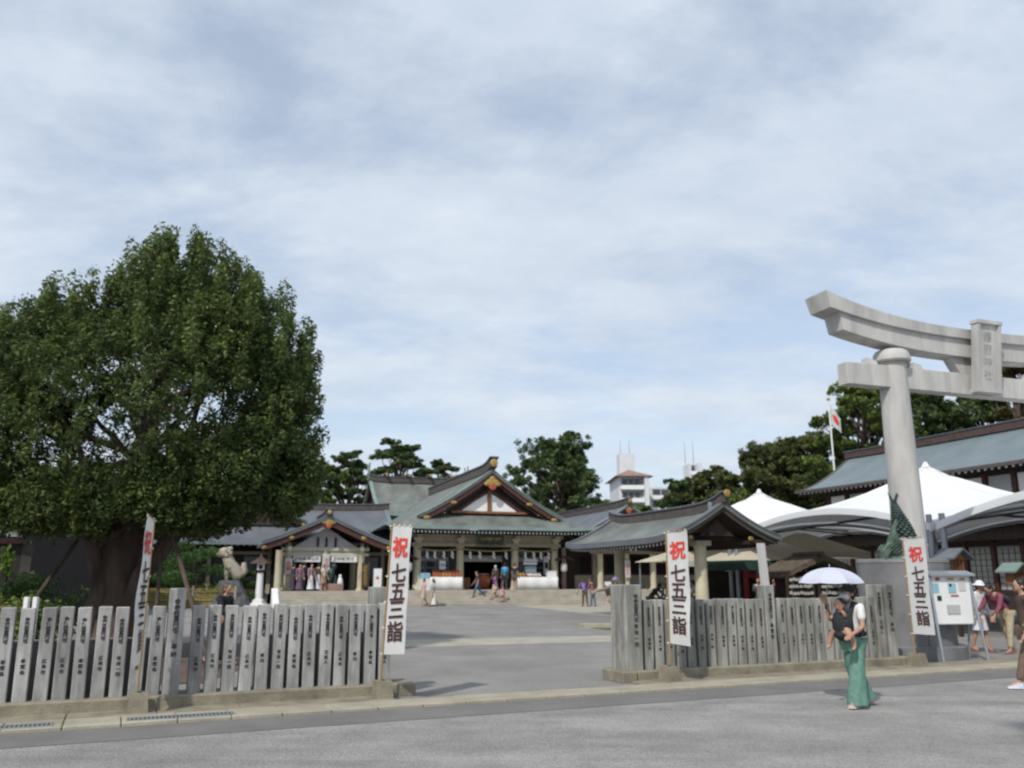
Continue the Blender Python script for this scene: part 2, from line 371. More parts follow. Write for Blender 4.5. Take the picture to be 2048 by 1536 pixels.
# light paving bands and apron
structure('paving_band', flat(MB(), Frame(0,0,R(18.5)), -4, 14.5, 21.0, 23.3, 0.0), 'paving')
ap = MB(); pts = [(-22,47.3),(-0.2,52.6),(1.2,47.5),(3.1,41.5),(4.6,37.5),(8.0,36.4),(20,40.3),(24,62),(-26,50)]
ap.add([(x,y,0.0) for x,y in pts], [tuple(range(len(pts)))]); structure('stone_apron', ap, 'paving')
def stripmesh(path, z): return MB().add([(x,y,z) for x,y in path], [tuple(range(len(path)))])
structure('grass_verge', stripmesh([(2.6,29.2),(3.0,28.1),(9,27.6),(9,29.6)], 0.004), 'grass')
vk = MB(); vk.hexa([(2.4,29.3,-.01),(9,29.7,-.01),(9,30.4,-.01),(2.2,30.2,-.01),(2.4,29.3,.10),(9,29.7,.10),(9,30.4,.10),(2.2,30.2,.10)]); structure('verge_kerb', vk, 'kerb')
structure('planting_bed', stripmesh([(-16,9),(-9.2,13.0),(-4.9,14.2),(-5.0,18.5),(-6.5,22.5),(-16,23),(-24,16)], 0.004), 'soil')
structure('garden_bed', stripmesh([(-34,37),(-22.5,39),(-15.6,49.0),(-16.0,53.5),(-34,49)], 0.004), 'grass')

# ================================================================ stone fences
def kanji_set(up, low, size=0.058, w=0):
    m = MB()
    vs, fs = text_pts(up, size, 0.0016, 0.88, 1); m.add([(x*1.0, -0.004, z) for x, z, _ in vs], fs)
    if low:
        vs, fs = text_pts(low, size*0.98, 0.0012, 1.15, 1); m.add([(x, -0.004, z-0.43) for x, z, _ in vs], fs)
    return m
UP = ['金参拾萬円也', '金壱百萬円也', '金伍拾萬円也', '金弐拾萬円也']
LOW = ['奉納', '広島市', '奉賛会', '有志一同', '世話人']
lets = [kanji_set(UP[i % 4], LOW[i % 5]).mesh('lettering', 'ink') for i in range(8)]
def stone_fence(label, s0, s1, talls, material, ends):
    t = thing('stone_fence', label, 'fence', FF.w(0,0,0), A_F)
    MB().bev(s0-0.22, s1+0.22, -0.13, 0.45, 0, 0.17, 0.02).part('plinth', 'plinth', t)
    MB().bev(s0-0.30, s0-0.2205, -0.13, 0.45, 0, 0.17, 0.02).part('plinth', 'plinth', t) if ends[0] else None
    w, pitch = 0.160, 0.213
    post = MB().bev(-w/2, w/2, 0, 0.17, 0.168, 1.27, 0.01).mesh('post', material)
    tall = MB().bev(-0.105, 0.105, -0.02, 0.2, 0.168, 1.5, 0.012).mesh('post', material)
    s = s0 + 0.1; k = 0
    while s < s1 - 0.02:
        tl = [x for x in talls if abs(x[0]-s) < pitch/2]
        if tl:
            o = link('post', tall, t, loc=(s, 0, 0)); o.scale = (tl[0][1], 1, tl[0][2])
            L = link('lettering', kanji_set(UP[k % 4], LOW[k % 5], 0.082).mesh('lettering', 'ink'), o, loc=(0, -0.021, 1.14)); L['kind'] = 'stuff'
            s += pitch*1.32
        else:
            o = link('post', post, t, loc=(s + random.uniform(-.006,.006), random.uniform(-.01,.01), 0))
            o.rotation_euler = (random.uniform(-.006,.006), random.uniform(-.012,.012), random.uniform(-.02,.02)); o.scale = (1, 1, 1 + random.uniform(-.008,.008))
            L = link('lettering', random.choice(lets), o, loc=(random.uniform(-.004,.004), 0, 0.98 + random.uniform(-.03,.03))); L['kind'] = 'stuff'
            s += pitch
        k += 1
    return t
lf = stone_fence('long pale grey stone post fence left of the gateway, engraved with black characters', -9.2, -1.78, [(-4.78, 0.95, 1.0)], 'granite', (1,1))
MB().bev(-2.12, -1.90, -0.03, 0.27, 0.168, 1.5, 0.012).part('post', 'granite_old', lf, loc=(-0.02,0.26,0))
MB().bev(-9.3, -4.95, 0.30, 0.52, 0.01, 0.86, 0.012).part('backing_wall', 'granite_back', lf)
MB().bev(-3.75, -1.95, 0.30, 0.52, 0.01, 0.86, 0.012).part('backing_wall', 'granite_back', lf)
rf = stone_fence('weathered grey stone post fence right of the gateway with closely set posts', 2.38, 8.05, [(5.1, 1.0, 1.0), (7.6, 1.0, 1.0), (7.9, 1.05, 1.0)], 'granite_old', (0,0))
c = MB().bev(2.0, 2.32, -0.06, 0.42, 0.168, 1.52, 0.015).part('post', 'granite_old', rf, label='broad tall end post at the gateway')
link('lettering', kanji_set(UP[0], LOW[3], 0.085).mesh('lettering', 'ink'), c, loc=(2.2, -0.062, 1.14)); kids(c)[0]['kind'] = 'stuff'
MB().bev(1.86, 2.1395, -0.16, 0.5, 0, 0.172, 0.02).part('plinth', 'plinth', rf)

# ================================================================ banners on poles
def banner(label, s, d, base_s, height, w, yaw, tiltx, tilty, seed, wave=0.03, flip=False, swing=0.0):
    x, y, _ = FF.w(s, d, 0)
    t = thing('nobori_banner', label, 'banner', (x, y, 0), yaw, 'white festival banners along the stone fence')
    rnd = random.Random(seed); ph = rnd.uniform(0, 6)
    L = 2.39
    def P(h): return Vector((tiltx*h, tilty*h, h))          # the leaning pole
    MB().tube([P(0.20), P(1.2), P(L)], 0.014, 8).part('pole', 'pole', t)
    z1 = L - 0.03; z0 = z1 - height
    sg = -1 if flip else 1
    def S(a, h):     # a: metres from the pole, h: metres above cloth bottom
        k = 1 - h/height
        base = P(z0 + h)
        yv = wave*math.sin(a*9 + h*3.1 + ph)*(a/w) + wave*0.6*math.sin(h*7 + ph*2)*(a/w) + swing*k*(a/w)
        return Vector((base.x + sg*(a + 0.02) + 0.0*k, base.y + yv, base.z - 0.03*(a/w)*math.sin(h*2+ph)))
    MB().tube([P(L-.02), S(w, height) + Vector((0,0,0.012))], 0.008, 6).part('crossbar', 'pole', t)
    MB().sheet(lambda u, v: S(u*w, v*height), 14, 50).part('cloth', 'cloth_white', t, smooth=180)
    tb = MB()
    for k in range(6):
        h = height*(k+0.02)/5.04; p = S(0, h); tb.box(p.x - sg*0.03 - 0.02, p.x - sg*0.03 + 0.02, p.y-.02, p.y+.02, p.z-.012, p.z+.012)
    for k in range(4): p = S(w*(k+0.3)/3.6, height); tb.box(p.x-.015, p.x+.015, p.y-.01, p.y+.01, p.z-.01, p.z+.025)
    tb.part('ties', 'cloth_white', t, kind='stuff')
    def put(ch, cz, size, name, m, bold):
        vs, fs = text_pts(ch, size, bold, 1.0, 3)
        mb = MB(); xs = [v[0] for v in vs]; ys = [v[1] for v in vs]; mxx, myy = (min(xs)+max(xs))/2, (min(ys)+max(ys))/2
        for off in ((-0.014,) if not flip else (-0.014, 0.014)):
            out = []
            for a, b, _ in vs:
                p = S(w/2 + (a-mxx)*sg, cz + (b-myy)); out.append((p.x, p.y + off, p.z))
            mb.add(out, fs)
        mb.part(name, m, t)
    put('祝', height-0.30, 0.30, 'red_character', 'ink_red', 0.008)
    for ch, cz in (('七', height-0.66), ('五', height-0.93), ('三', height-1.17), ('詣', height-1.46)): put(ch, cz, 0.285, 'character', 'ink_brown', 0.006)
    # stone socket block
    bx, by, _ = FF.w(base_s, d, 0)
    b = thing('banner_socket_block', 'beige stone block at the foot of ' + label.split(',')[0].replace('the white banner ', 'the banner ').replace('the first white banner from the left', 'the leftmost banner'), 'stone block', (bx, by, 0), A_F, 'banner socket blocks')
    MB().hexa([(-.12,-.14,.02),(.12,-.14,.02),(.12,.14,.02),(-.12,.14,.02),(-.10,-.10,.25),(.10,-.10,.25),(.10,.14,.25),(-.10,.14,.25)]).part('block', 'plinth', b)
    MB().cyl(0, 0, 0.2505, 0.262, 0.03, n=8).part('socket', 'metal_dark', b)
banner('the first white banner from the left, twisted nearly edge-on', -5.24, -0.34, -5.22, 1.76, 0.42, A_F + R(76), 0.0, -0.006, 3, 0.02, True)
banner('the white banner at the left side of the gateway', -2.16, -0.36, -2.12, 1.76, 0.36, R(-34), 0.055, 0.0, 5, 0.012, False)
banner('the white banner just right of the gateway', 2.62, -0.36, 2.60, 1.76, 0.38, R(-42), 0.01, 0.0, 8, 0.02, False)
banner('the white banner in front of the stone gate pillar', 8.14, -0.3, 8.2, 1.76, 0.45, A_F - R(14), -0.01, 0.0, 13, 0.012, False)

# ================================================================ torii gate
TO = Frame(9.85, 21.4, R(20))
tt = thing('torii_gate', 'tall pale stone torii gate with a framed tablet, seen from its left end', 'torii gate', TO.w(0,0,0), R(20))
SPAN = 5.42
for k in (0, 1):
    pr_ = [(0.48,0.0),(0.48,0.35),(0.41,0.36),(0.40,1.5),(0.375,4.0),(0.345,6.3),(0.335,7.04)]
    o = MB().lathe(pr_, n=32).part('pillar', 'torii', tt, smooth=30, loc=(SPAN*k,0,0))
    MB().lathe([(0.44,7.04),(0.47,7.08),(0.465,7.16),(0.43,7.28),(0.38,7.35),(0.34,7.37)], n=32).part('capital', 'torii', o, smooth=35)
    for sx in (-1, 1):
        MB().hexa([(sx*.74-.16,-.13,6.94),(sx*.74+.16,-.13,6.94),(sx*.74+.16,.13,6.94),(sx*.74-.16,.13,6.94),
                   (sx*.74-.13,-.11,7.10),(sx*.74+.13,-.11,7.04),(sx*.74+.13,.11,7.04),(sx*.74-.13,.11,7.10)]).part('wedge', 'torii', o)
def beam(x0, x1, zb, zt, rise_b, rise_t, w, slant, n=28):
    m = MB(); c = (x0+x1)/2; h = (x1-x0)/2; vs = []
    for i in range(n+1):
        q = -1 + 2*i/n; k = abs(q)**2.7
        for top in (0, 1):
            z = (zt + rise_t*k) if top else (zb + rise_b*k)
            x = c + q*(h + (slant if top else 0)*1.0)
            for y in (-w, w): vs.append((x, y*(1.0 if top else 0.93), z))
    fs = []
    for i in range(n):
        a = 4*i; b = a+4
        fs += [(a,b,b+1,a+1),(a+2,a+3,b+3,b+2),(a,a+2,b+2,b),(a+1,b+1,b+3,a+3)]
    fs += [(0,1,3,2),(4*n,4*n+2,4*n+3,4*n+1)]
    return m.add(vs, fs)
beam(-1.72, SPAN+1.72, 7.36, 7.83, 0.36, 0.36, 0.29, 0.08).part('lower_lintel', 'torii', tt, smooth=30)
beam(-2.14, SPAN+2.14, 7.833, 8.08, 0.40, 0.57, 0.41, 0.12).part('upper_lintel', 'torii', tt, smooth=30)
MB().bev(-1.62, SPAN+1.62, -0.19, 0.19, 6.36, 6.92, 0.02).part('tie_beam', 'torii', tt)
g2 = MB(); g2.hexa([(SPAN/2-.55,-.14,6.942),(SPAN/2+.55,-.14,6.942),(SPAN/2+.55,.14,6.942),(SPAN/2-.55,.14,6.942),
         (SPAN/2-.85,-.14,7.398),(SPAN/2+.85,-.14,7.398),(SPAN/2+.85,.14,7.398),(SPAN/2-.85,.14,7.398)]); g2.part('strut', 'torii', tt)

tab = MB()
def tq(x, z, y): # tablet leans forward at its top
    return (SPAN/2 + x, -0.46 - 0.13*(z-6.5) + y, z)
def tbox(m, x0, x1, z0, z1, y0, y1):
    m.hexa([tq(x0,z0,y0),tq(x1,z0,y0),tq(x1,z0,y1),tq(x0,z0,y1),tq(x0,z1,y0),tq(x1,z1,y0),tq(x1,z1,y1),tq(x0,z1,y1)])
tbox(tab, -0.319, 0.319, 6.46, 8.18, 0.0, 0.1)
pan = tab.part('tablet', 'torii', tt)
vs, fs = text_pts('護國神社', 0.30, 0.002, 1.12, 2); MB().add([tq(x, z+7.32, -0.004) for x, z, _ in vs], fs).part('lettering', 'torii_shade', tt, kind='stuff')
fr_ = MB(); tbox(fr_, -0.42, -0.32, 6.46, 8.18, -0.06, 0.14); tbox(fr_, 0.32, 0.42, 6.46, 8.18, -0.06, 0.14); tbox(fr_, -0.45, 0.45, 8.181, 8.27, -0.08, 0.16); tbox(fr_, -0.45, 0.45, 6.37, 6.459, -0.08, 0.16)
fr_.part('tablet_frame', 'torii', tt)

# ================================================================ bronze statue on its round pedestal
pd = thing('statue_pedestal', 'broad round dark grey stone pedestal behind the end of the right fence', 'pedestal', (8.5, 18.95, 0), A_F)
MB().lathe([(1.12,0),(1.12,.24),(1.06,.26),(1.0,.262)], n=40).part('base', 'pedestal', pd, smooth=30)
for k in range(4):
    a0, a1 = math.pi/2*k + 0.012 - 0.45, math.pi/2*(k+1) - 0.012 - 0.45; m = MB()
    arc = [(0.93*math.cos(a0+(a1-a0)*i/10), 0.93*math.sin(a0+(a1-a0)*i/10)) for i in range(11)]
    m.extrude([(0,0)] + arc, 'z', 0.262, 1.93).part('stone_segment', 'pedestal', pd, smooth=30)
MB().cyl(0,0,0.2625,1.92,0.915,n=40).part('core', 'pedestal', pd, smooth=30)
MB().lathe([(0.93,1.932),(0.94,1.94),(0.92,2.0),(0.88,2.02)], n=40).part('cap', 'pedestal', pd, smooth=30)
stt = thing('bronze_fish_statue', 'green bronze statue of fish leaping out of waves on the grey pedestal', 'statue', (8.42, 18.7, 2.02), A_F)
def carp(base, top, bend, r, name, m):
    m_ = MB(); pts = []; rad = []
    n = 22
    for i in range(n+1):
        q = i/n; p = Vector(base).lerp(Vector(top), q) + Vector((bend[0]*math.sin(math.pi*q*1.3), bend[1]*math.sin(math.pi*q), 0))
        pts.append(p); rad.append(max(0.03, r*(0.55 + 1.1*math.sin(math.pi*min(1, 0.18+q*0.72)))*(1-0.62*q)))
    m_.tube(pts, rad, 14)
    for i in range(2, n-1):        # raised scales
        for k in range(10):
            a = 2*math.pi*(k + 0.5*(i%2))/10; p = pts[i]; q = rad[i]
            c = p + Vector((math.cos(a)*q, math.sin(a)*q, 0)); s = q*0.24
            m_.ell(c, (s,s,s*0.8), 6, 4)
    o = m_.part(name, m, stt, smooth=40)
    f = MB(); tp = Vector(pts[-1])
    for sg in (-1, 1):
        f.hexa([tp+Vector((-.03,-.02,-.05)),tp+Vector((.03,-.02,-.05)),tp+Vector((.03,.02,-.05)),tp+Vector((-.03,.02,-.05)),
                tp+Vector((sg*.13-.02,-.01,.20)),tp+Vector((sg*.13+.03,-.01,.15)),tp+Vector((sg*.13+.03,.01,.15)),tp+Vector((sg*.13-.02,.01,.20))])
    mid = pts[10]
    for sg in (-1, 1):
        f.hexa([mid+Vector((sg*rad[10]*.8,-.03,-.1)),mid+Vector((sg*rad[10]*.8,.03,-.1)),mid+Vector((sg*(rad[10]+.16),.02,-.28)),mid+Vector((sg*(rad[10]+.16),-.02,-.28)),
                mid+Vector((sg*rad[10]*.8,-.03,.1)),mid+Vector((sg*rad[10]*.8,.03,.1)),mid+Vector((sg*(rad[10]+.2),.02,-.1)),mid+Vector((sg*(rad[10]+.2),-.02,-.1))])
    f.part('fin', m, o)
carp((0.10,0.0,0.0), (-0.06,0.0,1.22), (0.06,0.0), 0.175, 'fish', 'bronze_dark')
carp((-0.16,-0.14,0.0), (-0.50,-0.2,0.62), (-0.08,0.0), 0.115, 'fish', 'bronze')
wv = MB(); rnd = random.Random(4)
wv.lathe([(0.46,0.0),(0.44,.08),(0.30,.14),(0.1,.18)], n=24)
for k in range(44):
    a = rnd.uniform(0, 6.28); q = rnd.uniform(0.05, 0.36); h = rnd.uniform(0.2, 0.85)*(1-q*1.6)
    x, y = q*math.cos(a)*1.1, q*math.sin(a)*0.9
    wv.tube([(x,y,0),(x*1.05,y*1.05,h*.6),(x*1.25,y*1.2,h),(x*1.4,y*1.35,h*.85)], [.09,.07,.045,.015], 7)
wv.part('waves', 'bronze', stt, smooth=40)

# ================================================================ notice board
nb_t = thing('notice_board', 'white notice board with posters and grey metal legs beside the pedestal', 'notice board', (8.98, 17.95, 0), A_F - R(12))
for sx in (-0.47, 0.47):
    MB().tube([(sx*1.10,-0.25,0),(sx,0,1.72)], 0.028, 8).part('leg', 'metal', nb_t)
    MB().tube([(sx*1.10,0.28,0),(sx,0.04,1.5)], 0.022, 8).part('leg', 'metal', nb_t)
MB().box(-0.445,0.445,-0.045,-0.005,0.72,1.66).part('panel', 'white', nb_t)
fb = MB(); fb.box(-.47,-.4455,-.06,.0,.70,1.69).box(.4455,.47,-.06,.0,.70,1.69).box(-.4455,.4455,-.06,.0,.70,.7195).box(-.4455,.4455,-.06,.0,1.6605,1.69); fb.part('frame', 'metal', nb_t)
MB().hexa([(-.52,-.14,1.66),(.52,-.14,1.66),(.52,.10,1.72),(-.52,.10,1.72),(-.52,-.14,1.70),(.52,-.14,1.70),(.52,.10,1.77),(-.52,.10,1.77)]).part('rain_hood', 'metal', nb_t)
pc = [('goods_blue',-.36,1.42,.14,.2),('vermilion',-.30,1.60,.10,.06),('ink',-.30,1.22,.10,.1),('goods_yellow',0.0,1.60,.16,.05),('goods_blue',.02,1.42,.18,.2),('vermilion',.06,1.27,.18,.03),('cloth_white',.26,1.48,.16,.22),('goods_red',.28,1.60,.10,.03),('ink',-.02,1.48,.05,.06),('plaster_grey',.0,1.0,.3,.18)]
for i, (m_, x, z, w, h) in enumerate(pc):
    MB().box(x-w/2, x+w/2, -0.050-0.0012*(i+1), -0.0452, z-h/2, z+h/2).part('poster', m_, nb_t)
# ================================================================ roofs
def swp(m, swap, cx, cy):
    m.v = [((y if swap else x) + cx, (x if swap else y) + cy, z) for x, y, z in m.v]; return m
def gable_roof(t, W, y0, y1, ze, zr, k=1.42, thick=0.14, mat_='copper', edge='copper_edge', barge='wood_red', ridge='ridge', rh=0.45, rw=0.34,
               swap=False, cx=0, cy=0, lift=0.15, ridge_lift=0.15, ends=(1,1), gold=True, nx=14, ny=24, bh=0.28, soffit='wood_dark', tips=None, tip_step=0.3, tipw=0.09):
    L = y1 - y0; ym = (y0+y1)/2
    def zs(q, y):
        a = abs(q); e = abs(2*(y-ym)/L)
        return zr - (zr-ze)*(1-(1-a)**k) + lift*(e**6)*a + ridge_lift*(e**6)*(1-a)
    for sg in (-1, 1):
        m = MB().sheet(lambda u, v: (sg*u*W, y0+v*L, zs(u, y0+v*L)), nx, ny, thick); swp(m, swap, cx, cy).part('roof_slope', mat_, t, smooth=50)
        m = MB().sheet(lambda u, v: (sg*(0.02+u*0.94)*W, y0+0.25+v*(L-.5), zs((0.02+u*0.94), y0+0.25+v*(L-.5))-thick-0.02), nx, 6, 0.05); swp(m, swap, cx, cy).part('soffit', soffit, t)
        m = MB().sheet(lambda u, v: (sg*W*(0.975+0.03*u), y0-0.02+v*(L+0.04), zs(min(1, 0.975+0.03*u), y0+v*L)+0.025), 1, ny, thick+0.05); swp(m, swap, cx, cy).part('eave_edge', edge, t, smooth=50)
        for yy, dy, on in ((y0, 1, ends[0]), (y1, -1, ends[1])):
            if not on: continue
            m = MB().sheet(lambda u, v: (sg*u*W*0.97, yy - dy*0.03 + dy*v*0.30, zs(u*0.97, yy)+0.028), nx, 1, 0.06); swp(m, swap, cx, cy).part('verge', edge, t, smooth=50)
            m = MB().sheet(lambda u, v: (sg*u*W*0.97, yy + dy*0.12 + dy*v*0.07, zs(u*0.97, yy)-thick-0.005), nx, 1, bh); swp(m, swap, cx, cy).part('bargeboard', barge, t, smooth=50)
            if gold:
                for q in (0.55, 0.95):
                    p = (sg*q*W, yy+dy*0.10, zs(q, yy)-thick-bh*0.5); m = MB().ell(p, (0.16,0.03,0.11), 8, 5); swp(m, swap, cx, cy).part('gilt_fitting', 'gold', t)
    yl = [y0 + L*i/20 for i in range(21)]
    m = MB()
    def rz(y): return zs(0, y) - 0.06
    m.sheet(lambda u, v: (-rw/2 + u*rw, y0-0.1+v*(L+.2), rz(y0-0.1+v*(L+.2)) + rh), 1, 20, rh); swp(m, swap, cx, cy).part('ridge', ridge, t)
    m = MB().sheet(lambda u, v: (-rw/2-.06 + u*(rw+.12), y0-0.18+v*(L+.36), rz(y0-0.1+v*(L+.2)) + rh + 0.06), 1, 20, 0.055); swp(m, swap, cx, cy).part('ridge_cap', 'copper_grey', t)
    for yy, dy, on in ((y0, 1, ends[0]), (y1, -1, ends[1])):
        if not on: continue
        if gold:
            m = MB().ell((0, yy-dy*0.20, rz(yy)+rh*0.62), (rh*.36,0.05,rh*.36), 12, 6); swp(m, swap, cx, cy).part('ridge_end', 'gold', t)
        m = MB(); zt = zs(0, yy)-thick-bh*0.55
        m.ell((0, yy+dy*.07, zt), (.34,.04,.20), 12, 6).ell((-.28, yy+dy*.07, zt-.02), (.16,.035,.10), 10, 5).ell((.28, yy+dy*.07, zt-.02), (.16,.035,.10), 10, 5)
        if gold:
            swp(m, swap, cx, cy).part('gable_ornament', 'gold', t, kind='stuff')
            m = MB().ell((0, yy+dy*.05, zt-.24), (.18,.05,.17), 12, 6); swp(m, swap, cx, cy).part('gable_pendant', 'vermilion', t)
    if tips:
        for sg in tips[1]:
            m = MB(); r = MB(); y = y0 + 0.2
            while y < y1 - 0.2:
                z = zs(0.93, y) - thick - 0.06
                r.hexa([(sg*W*.55, y, z-.05), (sg*(W-.18), y, z-.10), (sg*(W-.18), y+tipw, z-.10), (sg*W*.55, y+tipw, z-.05), (sg*W*.55, y, z+.07), (sg*(W-.18), y, z), (sg*(W-.18), y+tipw, z), (sg*W*.55, y+tipw, z+.07)])
                a, b_ = sorted((sg*(W-.178), sg*(W-.15))); m.box(a, b_, y, y+tipw, z-.10, z)
                y += tip_step
            swp(r, swap, cx, cy).part('rafters', 'wood_dark', t, kind='stuff'); swp(m, swap, cx, cy).part('rafter_tips', tips[0], t, kind='stuff')
    return zs
def gable_wall(t, W, z0, zr, k, y, th, m_, cx=0, cy=0, swap=False, inset=0.12, n=16, name='gable_wall', ze=None):
    pts = [(-W, z0)]
    for i in range(-n, n+1):
        q = i/n; pts.append((q*W, max(z0, ze + (zr-ze)*(1-abs(q))**k - inset)))
    pts.append((W, z0))
    m = MB().extrude(pts, 'y', y, y+th); swp(m, swap, cx, cy).part(name, m_, t)

SA = SF.a
# ================================================================ stone platform and steps
pf = thing('stone_platform', 'long pale stone platform with low steps under the shrine buildings', 'stone platform', SF.w(0,0,0), SA)
MB().bev(-13.4, 26, -3.3, 30, -0.02, 0.82, 0.03).part('deck', 'paving', pf)
for k in range(5):
    MB().bev(-13.4, 26, -5.3+k*0.4, -3.302 if k == 4 else -5.3+(k+1)*0.4+0.05, -0.02, 0.137*(k+1), 0.015).part('step', 'paving', pf)
MB().hexa([(-13.75,-5.5,0),(-13.402,-5.5,0),(-13.402,-2.9,0),(-13.75,-2.9,0),(-13.75,-4.6,.25),(-13.402,-4.6,.25),(-13.402,-2.9,1.0),(-13.75,-2.9,1.0)]).part('side_wall', 'white', pf)
MB().bev(-22, -13.76, 0.5, 12, 0, 0.6, 0.03).part('plinth', 'rock', pf)

# ================================================================ worship hall
h = thing('worship_hall', 'large shrine hall with green copper gabled roof and white triangular gable at the centre', 'shrine hall', SF.w(0,0,0), SA)
W, ZE, ZR, KR = 7.2, 4.72, 8.5, 1.46
def hz(e, n):
    a = min(1, abs(e)/W); side = ZR - (ZR-ZE)*(1-(1-a)**KR)
    front = ZE + 0.84*max(0, (n+2.2)/1.9)**1.25 if n < -0.3 else 99
    return min(side, front) + 0.20*(a**8)*max(0, 1-(n+2.2)/5)
es = sorted(set([-7.2+14.4*i/64 for i in range(65)]))
MB().sheet(lambda u, v: (-W+2*W*u, -2.2+1.9*v, hz(-W+2*W*u, -2.2+1.9*v-1e-6)), 96, 18, 0.16).part('front_roof_skirt', 'copper', h, smooth=40)
for sg in (-1, 1):
    MB().sheet(lambda u, v: (sg*u*W, -0.298+17.3*v, hz(sg*u*W, -0.298+17.3*v)), 28, 20, 0.16).part('roof_slope', 'copper', h, smooth=40)
    MB().sheet(lambda u, v: (sg*u*4.85, -1.05+0.75*v, hz(sg*u*4.85, 0)+0.02), 20, 2, 0.16).part('gable_overhang', 'copper', h, smooth=40)
    MB().sheet(lambda u, v: (sg*(0.03+u*4.95), -1.10+0.55*v, hz(sg*u*4.95, 0)+0.075), 20, 1, 0.05).part('verge', 'copper_edge', h, smooth=50)
    MB().sheet(lambda u, v: (sg*u*4.75, -0.98+0.09*v, hz(sg*u*4.75, 0)-0.15), 20, 1, 0.34).part('bargeboard', 'wood_red', h, smooth=50)
    MB().sheet(lambda u, v: (sg*u*4.3, -0.80+0.09*v, hz(sg*u*4.3, 0)-0.52), 20, 1, 0.16).part('bargeboard', 'wood_dark', h, smooth=50)
    MB().sheet(lambda u, v: (sg*(W-.04+.1*u), -2.22+19*v, hz(sg*W, -2.2+19*v)+.03), 1, 30, 0.2).part('eave_edge', 'copper_edge', h)
    for q in (2.6, 4.35): MB().ell((sg*q, -1.0, hz(q,0)-.36), (.22,.04,.11), 10, 6).part('gilt_fitting', 'gold', h)
MB().sheet(lambda u, v: (-W+2*W*u, -2.26+0.1*v, hz(-W+2*W*u, -2.2)+0.03), 60, 1, 0.21).part('eave_edge', 'copper_edge', h)
MB().sheet(lambda u, v: (-W+.15+(2*W-.3)*u, -2.12+2.5*v, hz(-W+2*W*u, -2.2)-.2+0.12*v), 30, 1, 0.06).part('soffit', 'wood_dark', h)
pts = [(-4.15, 5.62)] + [(-4.15+8.3*i/24, max(5.62, hz(-4.15+8.3*i/24, 0)-0.62)) for i in range(25)] + [(4.15, 5.62)]
MB().extrude(pts, 'y', -0.28, -0.2).part('gable_wall', 'wood_dark', h)
for sg in (-1, 1):
    MB().extrude([(sg*0.14,5.85),(sg*1.92,5.85),(sg*1.6,6.08),(sg*0.7,6.72),(sg*0.14,7.0)], 'y', -0.33, -0.281).part('gable_panel', 'plaster', h)
    MB().hexa([(sg*2.1,-.42,5.84),(sg*2.35,-.42,5.84),(sg*2.35,-.3,5.84),(sg*2.1,-.3,5.84),(sg*.06,-.42,7.08),(sg*.06,-.42,7.32),(sg*.06,-.3,7.32),(sg*.06,-.3,7.08)]).part('gable_strut', 'wood_red', h)
MB().box(-2.6, 2.6, -0.44, -0.334, 5.70, 5.85).part('gable_beam', 'wood_gold', h)
MB().box(-.11, .11, -0.43, -0.334, 5.851, 7.2).part('gable_post', 'wood_gold', h)
orn = MB(); orn.ell((0,-1.03,7.72),(.42,.05,.24),14,7).ell((-.38,-1.03,7.6),(.2,.04,.14),10,6).ell((.38,-1.03,7.6),(.2,.04,.14),10,6).ell((0,-1.03,7.95),(.2,.05,.16),10,6)
orn.part('gable_ornament', 'gold', h, kind='stuff'); MB().ell((0,-1.06,7.42),(.26,.06,.24),12,7).part('gable_pendant', 'vermilion', h)
def hr(n): return 8.45 + 0.5 + (0.32*max(0, (0.6-n)/1.9)**2)
MB().sheet(lambda u, v: (-.24+.48*u, -1.25+18*v, hr(-1.25+18*v)), 1, 40, 0.55).part('ridge', 'ridge', h)
MB().sheet(lambda u, v: (-.32+.64*u, -1.4+18.1*v, hr(-1.4+18.1*v)+.075), 1, 40, 0.07).part('ridge_cap', 'copper_grey', h)
MB().ell((0,-1.34,8.95),(.26,.06,.26),14,8).part('ridge_end', 'gold', h)
for k in range(9): MB().ell((-3.2+6.4*k/8, -1.0, 5.62), (.05,.05,.05), 6, 4).part('gable_stud', 'gold', h) if k in (0,8) else None
MB().cyl(0,-1.3,9.2,9.45,.05,.02,8).part('finial', 'gold', h)
rf_ = MB(); tp_ = MB(); x = -6.9
while x < 6.95:
    z = hz(x, -2.2) - 0.30
    rf_.hexa([(x,-2.02,z-.09),(x+.10,-2.02,z-.09),(x+.10,-.1,z+.05),(x,-.1,z+.05),(x,-2.02,z+.02),(x+.10,-2.02,z+.02),(x+.10,-.1,z+.16),(x,-.1,z+.16)])
    tp_.box(x, x+.10, -2.05, -2.022, z-.10, z+.03); x += 0.245
rf_.part('rafters', 'wood_dark', h, kind='stuff'); tp_.part('rafter_tips', 'white', h, kind='stuff')
# columns, beams, walls
col_m = MB().lathe([(.33,.82),(.33,.92),(.26,.96),(.25,2.0),(.235,3.45),(.28,3.5),(.28,3.56)], n=18).mesh('column', 'cream', 35)
for x in (-4.7, -1.88, 1.88, 4.7): link('column', col_m, h, loc=(x, 0, 0))
for x in (-4.7, 4.7):
    for y in (4.5, 9, 13.5): link('column', col_m, h, loc=(x, y, 0))
MB().box(-5.1, 5.1, -.17, .17, 3.562, 3.78).part('beam', 'cream_dim', h)
MB().box(-4.9, 4.9, -.06, .08, 3.782, 4.12).part('frieze', 'cream_dim', h)
MB().box(-5.3, 5.3, -.2, .2, 4.122, 4.34).part('beam', 'cream_dim', h)
for x in (-4.7, -1.88, 1.88, 4.7):
    b = MB(); b.box(x-.18, x+.18, -.36, .2001, 3.79, 3.93).box(x-.3, x+.3, -.42, -.2005, 3.94, 4.1).box(x-.12, x+.12, -.7, -.21, 4.12, 4.26); b.part('bracket', 'cream', h)
MB().box(-4.95, 4.95, 16.6, 16.8, .82, 5.0).part('rear_wall', 'cream_dim', h)
